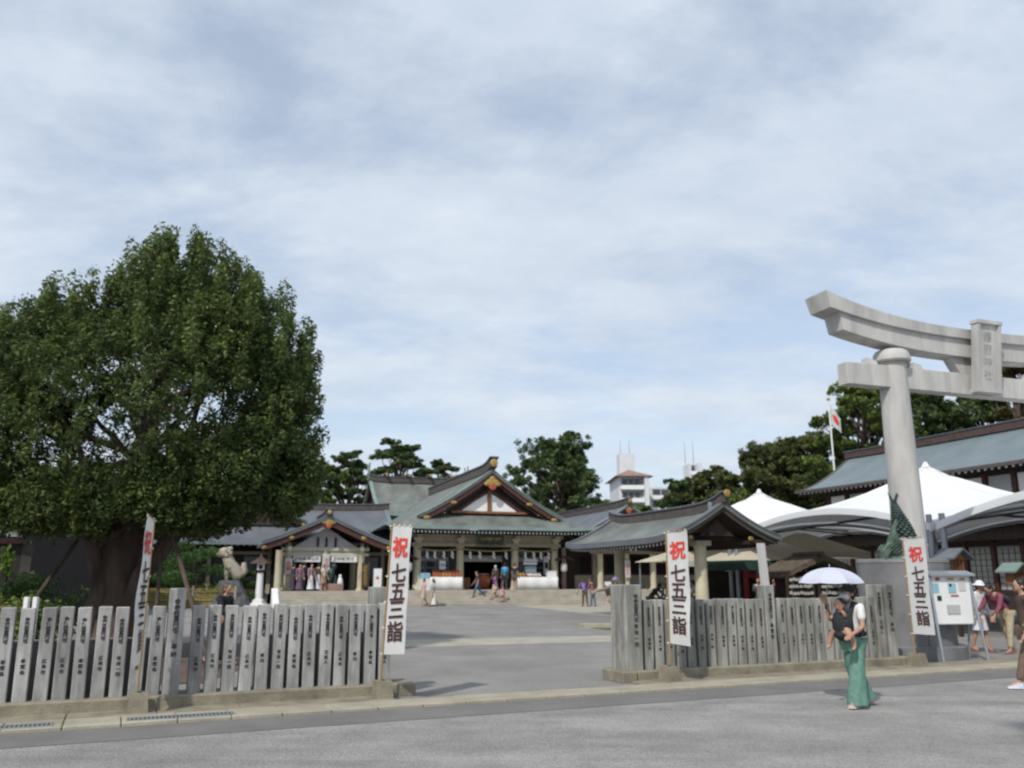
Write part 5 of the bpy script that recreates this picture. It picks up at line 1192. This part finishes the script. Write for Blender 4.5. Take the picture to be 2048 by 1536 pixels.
# ================================================================ people
def skin_mesh(joints, edges, radii, sub=1):
    me = bpy.data.meshes.new('s'); me.from_pydata([tuple(j) for j in joints], edges, [])
    o = bpy.data.objects.new('s', me); COL.objects.link(o)
    md = o.modifiers.new('k', 'SKIN'); md.use_smooth_shade = True
    for i, v in enumerate(me.skin_vertices[0].data):
        r = radii[i]; v.radius = r if isinstance(r, tuple) else (r, r); v.use_root = (i == 0)
    sb = o.modifiers.new('u', 'SUBSURF'); sb.levels = sub; sb.render_levels = sub
    dg = bpy.context.evaluated_depsgraph_get(); dg.update()
    e = bpy.data.meshes.new_from_object(o.evaluated_get(dg))
    r = ([tuple(v.co) for v in e.vertices], [tuple(p.vertices) for p in e.polygons])
    bpy.data.objects.remove(o); bpy.data.meshes.remove(me); bpy.data.meshes.remove(e)
    return r
def hand_fingers(m, wrist, tip_dir, palm_n, s, curl=0.35):
    d = Vector(tip_dir).normalized(); n = (Vector(palm_n) - d*Vector(palm_n).dot(d)).normalized(); side = d.cross(n)
    w = Vector(wrist); k = s
    m.hexa([w-side*.018*k-n*.010*k, w+side*.018*k-n*.010*k, w+side*.018*k+n*.010*k, w-side*.018*k+n*.010*k,
            w+d*.055*k-side*.024*k-n*.008*k, w+d*.055*k+side*.024*k-n*.008*k, w+d*.055*k+side*.024*k+n*.008*k, w+d*.055*k-side*.024*k+n*.008*k])
    for i, L in enumerate((.040,.046,.043,.034)):
        o = w + d*.053*k + side*(-.018+.012*i)*k; a = o + d*L*.5*k + n*curl*.010*k; b = o + (d*(1-curl*.5)*L + n*curl*L)*k
        m.tube([o, a, b], [.0062*k,.0056*k,.0044*k], 6)
    o = w + d*.018*k - side*.018*k; m.tube([o, o+(d*.022-side*.018+n*.006)*k, o+(d*.044-side*.020+n*.016)*k], [.0075*k,.0065*k,.005*k], 6)
def rot(v, ax, a): return Matrix.Rotation(a, 3, ax) @ Vector(v)
SKIN = mat('skin', (0.42, 0.245, 0.17), 0.6, 0.08, 20)
def person(label, loc, H=1.62, face=0.0, bend=0.0, swing=0.25, arms=(0.1, 0.1), elbows=(0.35, 0.35), spread=(0.12, 0.12), hair=(0.015,0.011,0.01), hairlen=0, top=(0.1,0.1,0.12),
           bottom=(0.05,0.06,0.1), shoes=(0.1,0.1,0.1), sleeves='short', legs='trousers', hat=None, extra=None, width=1.0, socks=None, group=None, headturn=0.0, detail=1, hoodie=None, build=True):
    """local frame: +y is where the person faces; z up; scaled by the height H."""
    t = thing('person', label, 'person', loc, face, group)
    J = {}; hipz = .515
    J['pelvis'] = Vector((0,0,hipz)); piv = J['pelvis']
    def up(v): return piv + rot(Vector(v)-piv, 'X', -bend)
    J['belly'] = up((0,.004,.60)); J['chest'] = up((0,.0,.715)); J['ubk'] = up((0,-.006,.785)); J['neck'] = up((0,.004,.835)); J['head'] = up((0,.016,.885)) ; J['crown'] = up((0,.012,.945))
    for i, s in enumerate((-1, 1)):
        J[f'sh{i}'] = up((s*.098,-.004,.795)); a = arms[i]; e = elbows[i]; sp = spread[i]
        ud = rot((s*math.sin(sp), 0, -math.cos(sp)), 'X', a - bend*.6); J[f'el{i}'] = J[f'sh{i}'] + ud*.165
        fd = rot(ud, 'X', e); fd = (fd + Vector((-s*.10*e,0,0))).normalized(); J[f'wr{i}'] = J[f'el{i}'] + fd*.140; J[f'fd{i}'] = fd
        J[f'pm{i}'] = J[f'wr{i}'] + fd*.022
        sw = swing*(1 if i == 0 else -1)
        J[f'hp{i}'] = Vector((s*.048,0,hipz-.02)); kd = rot((0,0,-1), 'X', sw); J[f'kn{i}'] = J[f'hp{i}'] + Vector((s*.004,0,0)) + kd*.225
        kb = max(0, -sw)*.9 + .06; ad = rot(kd, 'X', -kb); J[f'an{i}'] = J[f'kn{i}'] + ad*.235
        J[f'to{i}'] = J[f'an{i}'] + Vector((s*.012,.085,-.028))
    mz = min(J['to0'].z, J['to1'].z, J['an0'].z-.035, J['an1'].z-.035) - .008
    for k in J:
        if not k.startswith('fd'): J[k] = (J[k] - Vector((0,0,mz)))
    names = ['pelvis','belly','chest','ubk','neck','head','crown']; E = [(0,1),(1,2),(2,3),(3,4),(4,5),(5,6)]
    Rr = [(.068,.056),(.060,.050),(.070,.054),(.060,.046),(.026,.028),(.044,.052),(.036,.042)]
    for i in (0, 1):
        b = len(names); names += [f'sh{i}',f'el{i}',f'wr{i}',f'pm{i}']; E += [(3,b),(b,b+1),(b+1,b+2),(b+2,b+3)]; Rr += [.030,.023,.0155,.014]
        b = len(names); names += [f'hp{i}',f'kn{i}',f'an{i}',f'to{i}']; E += [(0,b),(b,b+1),(b+1,b+2),(b+2,b+3)]; Rr += [.050,.033,.022,.020]
    wj = lambda k: (J[k].x*(width if k not in ('head','crown','neck') else 1)*H, J[k].y*H, J[k].z*H)
    sc_ = lambda r: tuple(x*H for x in r) if isinstance(r, tuple) else r*H
    vs, fs = skin_mesh([wj(k) for k in names], E, [sc_(r) for r in Rr])
    m = MB().add(vs, fs)
    hc = J['head']; ht = lambda v: tuple((hc + rot(rot(v, 'Z', headturn), 'X', -bend*.8))*H)
    hm = MB(); hm.ell((0,.002,.022),(.043,.053,.062),16,12)
    hm.v = [(x*(1-.18*max(0,-(z-.01)/.05)), y + .010*max(0,-(z)/.04), z) for x,y,z in hm.v]
    hm.hexa([(-.007,.052,-.004),(.007,.052,-.004),(.009,.046,-.006),(-.009,.046,-.006),(-.003,.054,.028),(.003,.054,.028),(.004,.048,.028),(-.004,.048,.028)])   # nose
    hm.ell((0,.052,-.022),(.014,.005,.005),8,5)                                   # mouth
    for s in (-1,1): hm.ell((s*.044,-.004,.012),(.006,.012,.017),8,5)             # ears
    m.add([ht(v) for v in hm.v], hm.f)
    for i in (0,1): hand_fingers(m, wj(f'pm{i}'), J[f'fd{i}'], (0,.3,0) if abs(J[f'fd{i}'].y) < .6 else (0,0,-1), H)
    body = m.part('body', SKIN, t, smooth=70)
    em = MB()
    for s in (-1,1): em.ell((s*.018,.051,.022),(.006,.004,.0035),8,5)
    em.v = [ht(v) for v in em.v]; em.part('eyes', 'ink', body, kind='stuff')
    hr_ = MB(); hr_.ell((0,-.010,.036),(.050,.056,.058),16,10); hr_.ell((0,-.024,.008),(.048,.042,.056),14,8)
    if hairlen > 0: hr_.tube([(0,-.03,.02),(0,-.048,-.05),(0,-.055,-.05-hairlen)], [.042,.046,.026], 12)
    if hairlen < 0: hr_.ell((0,-.066,.03),(.024,.024,.024),10,6)
    hr_.v = [ht(v) for v in hr_.v]; hr_.part('hair', cm(hair, .5), t, smooth=70)
    if hat:
        h_ = MB(); h_.ell((0,-.004,.052),(.054,.060,.046),16,9)
        if hat[1] == 'cap': h_.hexa([(-.036,.04,.046),(.036,.04,.046),(.030,.098,.036),(-.030,.098,.036),(-.036,.04,.054),(.036,.04,.054),(.030,.098,.042),(-.030,.098,.042)])
        else: h_.lathe([(.10,.030),(.088,.044),(.05,.05)], n=18)
        h_.v = [ht(v) for v in h_.v]; h_.part('hat', cm(hat[0]), t, smooth=60)
    # clothes
    nm = ['belly','pelvis','chest','ubk']; E2 = [(0,1),(0,2),(2,3)]; R2 = [(.073,.064),(.074,.064),(.082,.066),(.070,.056)]
    for i in (0,1):
        b = len(nm); E2 += [(3,b),(b,b+1)]; R2 += [.042, .036 if sleeves != 'long' else .034]; nm += [f'sh{i}', f'el{i}']
        if sleeves == 'long': E2.append((b+1,b+2)); R2.append(.024); nm.append(f'wr{i}')
    pts = []
    for k in nm:
        p = Vector(wj(k))
        if k.startswith('el') and sleeves == 'short': p = Vector(wj('sh'+k[2])).lerp(p, .75)
        if k == 'pelvis': p = p + Vector((0,0,.012*H))
        pts.append(p)
    vs, fs = skin_mesh(pts, E2, [sc_(r) for r in R2]); MB().add(vs, fs).part('shirt', cm(top), t, smooth=70)
    if legs in ('trousers','shorts','wide'):
        nm = ['pelvis']; E2 = []; R2 = [(.079,.066)]; pts = [Vector(wj('pelvis')) - Vector((0,0,.004*H))]
        for i in (0,1):
            b = len(pts); hp, kn, an = (Vector(wj(f'{q}{i}')) for q in ('hp','kn','an'))
            pts.append(hp); R2.append(.062); E2.append((0,b))
            if legs == 'shorts': pts.append(hp.lerp(kn,.85)); R2.append(.054); E2.append((b,b+1))
            else:
                pts.append(kn); R2.append(.046 if legs == 'trousers' else .066); E2.append((b,b+1))
                pts.append(an.lerp(kn,.06 if legs == 'trousers' else .5)); R2.append(.035 if legs == 'trousers' else .066); E2.append((b+1,b+2))
        vs, fs = skin_mesh(pts, E2, [sc_(r) for r in R2]); m = MB().add(vs, fs)
        if legs == 'wide':
            for i in (0,1):
                kn, an = Vector(wj(f'kn{i}')), Vector(wj(f'an{i}')); n = 20; ringv = []; fs_ = []
                for k, (q, r_) in enumerate(((-.25,.058),(.25,.064),(.6,.070),(.95,.073),(1.08,.076))):
                    c_ = kn.lerp(an, q)
                    for a in range(n):
                        th_ = 2*math.pi*a/n; w_ = r_*H*(1+.15*math.sin(th_*5+k*.9+i)*max(.15,q)+.03*math.sin(k*2.4+th_*2)); ringv.append(c_ + Vector((w_*math.cos(th_), w_*1.1*math.sin(th_) - .012*k*H*.4, 0)))
                for k in range(4): fs_ += [(k*n+a, k*n+(a+1)%n, (k+1)*n+(a+1)%n, (k+1)*n+a) for a in range(n)]
                m.add(ringv, fs_ + [tuple(range(n))])
        m.part('trousers', cm(bottom), t, smooth=70)
    elif legs in ('skirt','longskirt'):
        pz = J['pelvis'].z; z1 = .30 if legs == 'skirt' else .075; n = 24; prof = [(.066,pz+.06),(.084,pz-.02),(.098,(pz+z1)/2),(.120 if legs == 'skirt' else .135,z1)]
        m = MB(); vs = []; fs = []
        for r_, z in prof: vs += [(r_*(1+.06*math.sin(a*5)*(z < pz-.1))*math.cos(2*math.pi*a/n)*H, (r_*.85*math.sin(2*math.pi*a/n)*(1+.06*math.cos(a*3)*(z < pz-.1)) - .02*swing)*H, z*H) for a in range(n)]
        for k in range(3): fs += [(k*n+a, k*n+(a+1)%n, (k+1)*n+(a+1)%n, (k+1)*n+a) for a in range(n)]
        fs.append(tuple(range(n))); m.add(vs, fs).part('skirt', cm(bottom), t, smooth=60)
    if socks:
        m = MB()
        for i in (0,1): m.tube([Vector(wj(f'kn{i}')).lerp(Vector(wj(f'an{i}')),.15), wj(f'an{i}')], [.044*H,.032*H], 10)
        m.part('leggings', cm(socks), t, smooth=60, kind='stuff')
    for i in (0,1):
        m = MB(); a, b = Vector(wj(f'an{i}')), Vector(wj(f'to{i}')); d = (b-a); d.z = 0; d.normalize(); sd = Vector((d.y,-d.x,0)); zl = max(0.001*H, min(a.z-.04*H, b.z-.02*H)); q = a - d*.030*H; w_ = .027*H
        L = .135*H; z0 = zl; ring = []
        for u, hh, ww in ((0,.052,.8),(.3,.05,1.0),(.65,.03,1.1),(1,.014,.6)):
            c_ = q + d*L*u; c_.z = 0; ring += [c_ - sd*w_*ww + Vector((0,0,z0)), c_ + sd*w_*ww + Vector((0,0,z0)), c_ + sd*w_*ww*.75 + Vector((0,0,z0+hh*H)), c_ - sd*w_*ww*.75 + Vector((0,0,z0+hh*H))]
        fs = [(0,1,2,3),(12,15,14,13)]
        for k in range(3): fs += [(4*k+j,4*k+4+j,4*k+4+(j+1)%4,4*k+(j+1)%4) for j in range(4)]
        m.add(ring, fs).part('shoe', cm(shoes), t, smooth=60)
    if extra:
        for nm_, col, c_, r_ in extra:
            m = MB().ell((0,0,0),(1,1,1),12,8); m.v = [tuple(up((c_[0]+x*r_[0], c_[1]+y*r_[1], c_[2]+z*r_[2]))*H) if True else v for x,y,z in m.v]; m.part(nm_, cm(col), t, smooth=60)
    return t, J, H
def W(u, v, z):      # point of the place seen at that spot of the photo, at height z
    b = (768-v)/1700; p = R(12.76); d = math.sin(p)+b*math.cos(p); s_ = (z-1.65)/d
    return ((u-1024)/1700*s_, (math.cos(p)-b*math.sin(p))*s_, z)
GP = 'visitors in the shrine court'
L_, R_ = R(90), R(-90)      # facing left / right in the picture
person('person in pale pink top with hair tied back, walking beside the steps left', SF.w(-5.55, -5.9, 0), 1.60, L_+R(40), 0, .3, top=(.55,.38,.36), bottom=(.5,.42,.36), legs='skirt', hairlen=-1, shoes=(.3,.3,.3), group=GP)
person('person in pale blue top and long white skirt at the foot of the steps left', SF.w(-5.05, -6.1, 0), 1.60, L_+R(20), 0, .3, top=(.36,.45,.52), bottom=(.66,.64,.6), legs='longskirt', hairlen=.08, shoes=(.05,.05,.06), group=GP, extra=[('bag',(.05,.05,.08),(-.10,.02,.62),(.03,.05,.06))])
person('person in dark shirt and blue jeans stepping down at the hall centre', SF.w(-1.87, -4.1, .411), 1.66, L_+R(10), .04, .42, arms=(-.1,.35), top=(.06,.05,.06), bottom=(.06,.11,.19), shoes=(.04,.05,.08), group=GP)
person('person in purple kimono jacket with pale skirt on the steps', SF.w(-.93, -4.5, .274), 1.60, L_+R(200), .05, .25, top=(.17,.06,.30), bottom=(.45,.30,.26), legs='skirt', hairlen=-1, shoes=(.3,.12,.12), group=GP, extra=[('sash',(.03,.03,.03),(0,-.01,.60),(.078,.07,.03)),('bag',(.6,.58,.5),(.13,.02,.44),(.035,.04,.05))])
person('child with pink skirt and dark purple top beside the purple jacket', SF.w(-.62, -5.05, .137), 1.42, L_+R(190), 0, .35, top=(.10,.04,.14), bottom=(.52,.27,.28), legs='skirt', hairlen=.05, shoes=(.2,.2,.25), group=GP)
person('person with a blue backpack facing the hall doorway', (-.45, 54.9, .82), 1.70, R(10), 0, .1, top=(.05,.30,.55), bottom=(.03,.03,.035), shoes=(.05,.05,.05), group=GP, extra=[('backpack',(.04,.30,.52),(0,-.09,.71),(.075,.05,.10))])
person('person in black clothes standing by the right hall column', (.18, 55.1, .82), 1.72, R(-15), 0, .1, top=(.03,.03,.033), bottom=(.10,.09,.08), legs='shorts', shoes=(.3,.3,.3), hair=(.10,.045,.02), group=GP)
person('person with white hair in the dark doorway behind the drum', (-1.05, 55.6, .82), 1.58, R(20), 0, .1, top=(.08,.08,.09), bottom=(.05,.05,.05), hair=(.5,.5,.5), group=GP)
person('stooping person in violet jumper seen from behind', (4.15, 49.9, 0), 1.62, R(20), .55, .12, arms=(.5,.5), top=(.14,.09,.32), bottom=(.10,.085,.06), shoes=(.1,.08,.07), hair=(.05,.05,.05), group=GP, width=1.15)
person('person in brown jacket and jeans beside the violet jumper', (4.62, 50.1, 0), 1.60, R(50), .28, .10, arms=(.4,.4), sleeves='long', top=(.19,.11,.10), bottom=(.09,.16,.25), shoes=(.08,.09,.12), hair=(.10,.05,.04), group=GP)
person('person in white shirt and black shorts walking away to the right', (5.75, 52.3, 0), 1.68, R(-30), 0, .38, top=(.62,.64,.70), bottom=(.03,.03,.03), legs='shorts', shoes=(.6,.55,.55), group=GP, hair=(.03,.03,.03))
person('person in dull brown shirt, lilac cap and white leggings by the right gate post', (3.27, 27.6, 0), 1.66, R(150), 0, .12, arms=(.15,1.1), elbows=(.3,.1), spread=(.2,.9), sleeves='long', top=(.20,.16,.14), bottom=(.12,.085,.06), legs='shorts', shoes=(.7,.7,.72), socks=(.72,.74,.76), hat=((.25,.22,.38),'cap'), hair=(.08,.05,.03), group=GP)
person('person with brown hair and black clothes walking behind the left fence', (-5.55, 16.9, 0), 1.58, L_+R(165), .05, .25, arms=(.1,.55), elbows=(.2,.5), sleeves='long', top=(.012,.012,.014), bottom=(.014,.014,.016), legs='longskirt', width=1.25, hair=(.10,.06,.045), hairlen=.16, shoes=(.03,.03,.03), group=GP)
# under the pavilion and at the stall
person('person in black bending over the water basin', PV.w(-.9,4.2), 1.60, R(-70), .75, .1, arms=(1.0,1.2), sleeves='long', top=(.015,.02,.018), bottom=(.02,.02,.02), group=GP)
person('dark-haired person in black standing left of the pavilion column', PV.w(-1.15,2.2), 1.66, R(10), .1, .05, top=(.03,.032,.035), bottom=(.02,.02,.02), sleeves='long', group=GP, width=1.15)
person('person in light grey shirt leaning right of the pavilion column', PV.w(.15,2.3), 1.58, R(60), .3, .05, arms=(.6,.8), top=(.38,.40,.40), bottom=(.10,.07,.06), group=GP)
person('person in dark suit standing before the red posts', PV.w(.75,3.4), 1.66, R(20), 0, .05, top=(.05,.05,.055), bottom=(.04,.04,.045), sleeves='long', group=GP)
person('person with orange hair and white shirt under the green valance', (9.95, 35.3, 0), 1.62, R(165), .15, .05, arms=(.5,.6), elbows=(1.2,1.2), top=(.68,.66,.64), bottom=(.5,.5,.52), hair=(.42,.16,.06), group=GP)
person('person in dark blue jacket at the right side of the stall', (10.7, 35.6, 0), 1.64, R(140), .1, .05, top=(.035,.04,.07), bottom=(.03,.03,.05), sleeves='long', group=GP)
# visitors at the porch
for i, (e, n, H_, tc_, bc, lg, nm) in enumerate([(-12.55,-2.4,1.62,(.04,.035,.06),(.05,.04,.06),'longskirt','person in dark and violet kimono at the left porch column'),
        (-12.2,-2.7,1.58,(.22,.12,.16),(.13,.08,.13),'longskirt','person in pink kimono at the left end of the porch group'),
        (-11.95,-2.2,1.72,(.03,.03,.045),(.10,.10,.11),'trousers','person in black suit in the porch group'),
        (-11.55,-2.6,1.60,(.28,.20,.22),(.66,.66,.70),'longskirt','person in mauve top and white skirt in the porch group'),
        (-11.1,-2.3,1.64,(.10,.08,.05),(.60,.62,.66),'longskirt','person in dark top and pale skirt in the porch group'),
        (-10.85,-2.9,1.56,(.66,.60,.45),(.36,.24,.16),'skirt','person in cream cardigan at the right end of the porch group'),
        (-10.6,-2.1,1.60,(.38,.45,.48),(.40,.42,.45),'trousers','person in grey-blue shirt beside the cream cardigan')]):
    x, y, _ = SF.w(e, n); person(nm, (x, y, .82), H_, R(18+((i*67)%120)-60)+ (math.pi if i % 2 else 0), .05, .08, top=tc_, bottom=bc, legs=lg, sleeves='long' if i < 4 else 'short', hairlen=-1 if i in (0,1,3) else 0, group='people gathered at the left porch', hair=(.02,.015,.012) if i != 6 else (.25,.25,.25))
# visitors on the right
person('person in white sun hat and long white dress behind the notice board', (10.55, 19.9, 0), 1.60, R(-150), .12, .15, top=(.68,.69,.74), bottom=(.64,.65,.72), legs='skirt', hat=((.66,.67,.70),'brim'), sleeves='long', group='visitors right of the notice board', shoes=(.2,.1,.08))
person('stooping person in maroon shirt with dark bag and beige trousers', (11.0, 19.6, 0), 1.66, R(-75+180), .62, .15, arms=(.8,.9), top=(.20,.055,.085), bottom=(.42,.36,.24), sleeves='long', group='visitors right of the notice board', shoes=(.25,.12,.08), width=1.15, extra=[('bag',(.03,.03,.06),(-.05,-.085,.68),(.06,.04,.07))])
person('person in brown jacket cut off by the right edge of the photo', (7.93, 13.6, 0), 1.70, R(80), 0, .35, arms=(.1,-.3), sleeves='long', top=(.085,.055,.045), bottom=(.16,.11,.08), shoes=(.55,.58,.66), group='visitors right of the notice board', width=1.15, extra=[('bag',(.06,.04,.04),(-.11,-.03,.60),(.05,.08,.09))])

# ---------------- woman with parasol and baby
WX, WY = 4.52, 11.75
wf = L_ + R(28)
t, J, H = person('person in white blouse and long green trousers walking with a baby in front', (WX, WY, 0), 1.58, wf, 0.0, .20, arms=(.18,.75), elbows=(1.05,1.95), spread=(.22,.10), top=(.70,.70,.68), bottom=(.125,.25,.20), legs='wide', shoes=(.55,.50,.48), hat=((.02,.02,.022),'cap'), hairlen=-1)
def wl(x, y, z): return (x*H, y*H, z*H)
MB().ell(wl(0,.062,.875),(.052*H,.030*H,.034*H),14,8).part('face_mask', cm((.55,.56,.60)), t, smooth=60)
cr = MB(); cr.ell(wl(0,.105,.665),(.095*H,.075*H,.115*H),16,10); cr.ell(wl(0,.09,.575),(.10*H,.085*H,.055*H),16,8)
cr.part('baby_carrier', cm((.022,.023,.03)), t, smooth=60)
stp = MB()
for s in (-1,1): stp.tube([wl(s*.06,.09,.72), wl(s*.075,.045,.83), wl(s*.085,-.03,.80), wl(s*.07,-.075,.70), wl(s*.03,-.08,.60)], .020*H, 8)
stp.tube([wl(-.09,.03,.575), wl(-.075,-.06,.58), wl(0,-.082,.58), wl(.075,-.06,.58), wl(.09,.03,.575)], .022*H, 8)
stp.part('carrier_strap', cm((.022,.023,.03)), t, smooth=60, kind='stuff')
# baby: a body of its own, held against the chest
b = thing('person', 'baby with bare legs in a dark carrier under the parasol', 'baby', (WX, WY, .0), wf)
jn = [wl(0,.115,.60), wl(0,.12,.68), wl(0,.118,.735), wl(-.0,.122,.775),
      wl(-.07,.13,.60), wl(-.125,.135,.535), wl(-.135,.145,.475), wl(-.14,.175,.462), wl(.07,.13,.60), wl(.115,.14,.53), wl(.12,.15,.47), wl(.12,.18,.46),
      wl(-.055,.135,.72), wl(-.085,.17,.74), wl(-.07,.19,.775), wl(.055,.135,.72), wl(.085,.165,.70), wl(.07,.19,.72)]
ed = [(0,1),(1,2),(2,3),(0,4),(4,5),(5,6),(6,7),(0,8),(8,9),(9,10),(10,11),(2,12),(12,13),(13,14),(2,15),(15,16),(16,17)]
rd = [.05,.05,.035,.02,.034,.024,.017,.013,.034,.024,.017,.013,.02,.016,.012,.02,.016,.012]
vs, fs = skin_mesh(jn, ed, [r_*H for r_ in rd]); m = MB().add(vs, fs); m.ell(wl(0,.128,.815),(.045*H,.048*H,.050*H),16,12); m.ell(wl(0,.176,.812),(.006*H,.006*H,.007*H),8,5)
for s in (-1,1): m.ell(wl(s*.045,.125,.812),(.006*H,.010*H,.013*H),8,5)
for p_ in (wl(-.07,.19,.775), wl(.07,.19,.72)): hand_fingers(m, p_, (0,.4,1), (0,1,0), H*.5)
m.part('body', SKIN, b, smooth=70)
vs, fs = skin_mesh(jn[:3]+[jn[4],jn[8],jn[12],jn[15]], [(0,1),(1,2),(0,3),(0,4),(2,5),(2,6)], [x*H for x in (.056,.057,.042,.040,.040,.026,.026)]); MB().add(vs, fs).part('romper', cm((.03,.03,.035)), b, smooth=70)
MB().ell(wl(0,.118,.826),(.048*H,.048*H,.045*H),16,10).part('hair', cm((.02,.015,.012)), b, smooth=60)
# parasol
px_, py_, pz_ = WX-.24, WY-.02, 0
hw_ = Matrix.Rotation(wf, 3, 'Z') @ (J['pm1']*H); hw_ = Matrix.Rotation(-R(8), 3, 'Z') @ Vector((WX+hw_.x-px_, WY+hw_.y-py_, hw_.z))
pa = thing('parasol', 'pale lavender parasol held over the person with the baby', 'parasol', (px_, py_, 0), R(8))
NG = 8; Rm = .435; zt, ze_ = 1.77, 1.57
def rib(k, q):
    a = 2*math.pi*k/NG; r_ = Rm*math.sin(q*1.25)/math.sin(1.25); z = ze_ + (zt-ze_)*(math.cos(q*1.25)-math.cos(1.25))/(1-math.cos(1.25)); return Vector((r_*math.cos(a), r_*math.sin(a), z))
cp = MB(); nr, ns = 9, 6
for k in range(NG):
    g_ = [[None]*(ns+1) for _ in range(nr+1)]
    vs = []
    for i in range(nr+1):
        for j in range(ns+1):
            q = i/nr; A, B = rib(k, q), rib(k+1, q); p_ = A.lerp(B, j/ns); sag = math.sin(math.pi*j/ns); p_.z -= .012*sag*q; p_.xy *= (1 - (.035*sag if i == nr else 0)); vs.append(tuple(p_))
    cp.add(vs, [(i*(ns+1)+j,(i+1)*(ns+1)+j,(i+1)*(ns+1)+j+1,i*(ns+1)+j+1) for i in range(nr) for j in range(ns)])
cp.part('canopy', 'lavender', pa, smooth=35)
for k in range(NG): MB().tube([tuple(rib(k, i/6)-Vector((0,0,.008))) for i in range(7)], .003, 5).part('rib', 'metal', pa)
MB().tube([(0,0,zt), tuple(hw_+Vector((0,0,.03)))], .007, 8).part('shaft', 'metal', pa); MB().tube([tuple(hw_+Vector((0,0,.035))), tuple(hw_-Vector((0,0,.07)))], .014, 8).part('handle', 'wood_dark', pa)
MB().cyl(0,0,zt-.004,zt+.05,.009,.004,8).part('tip', 'metal', pa)
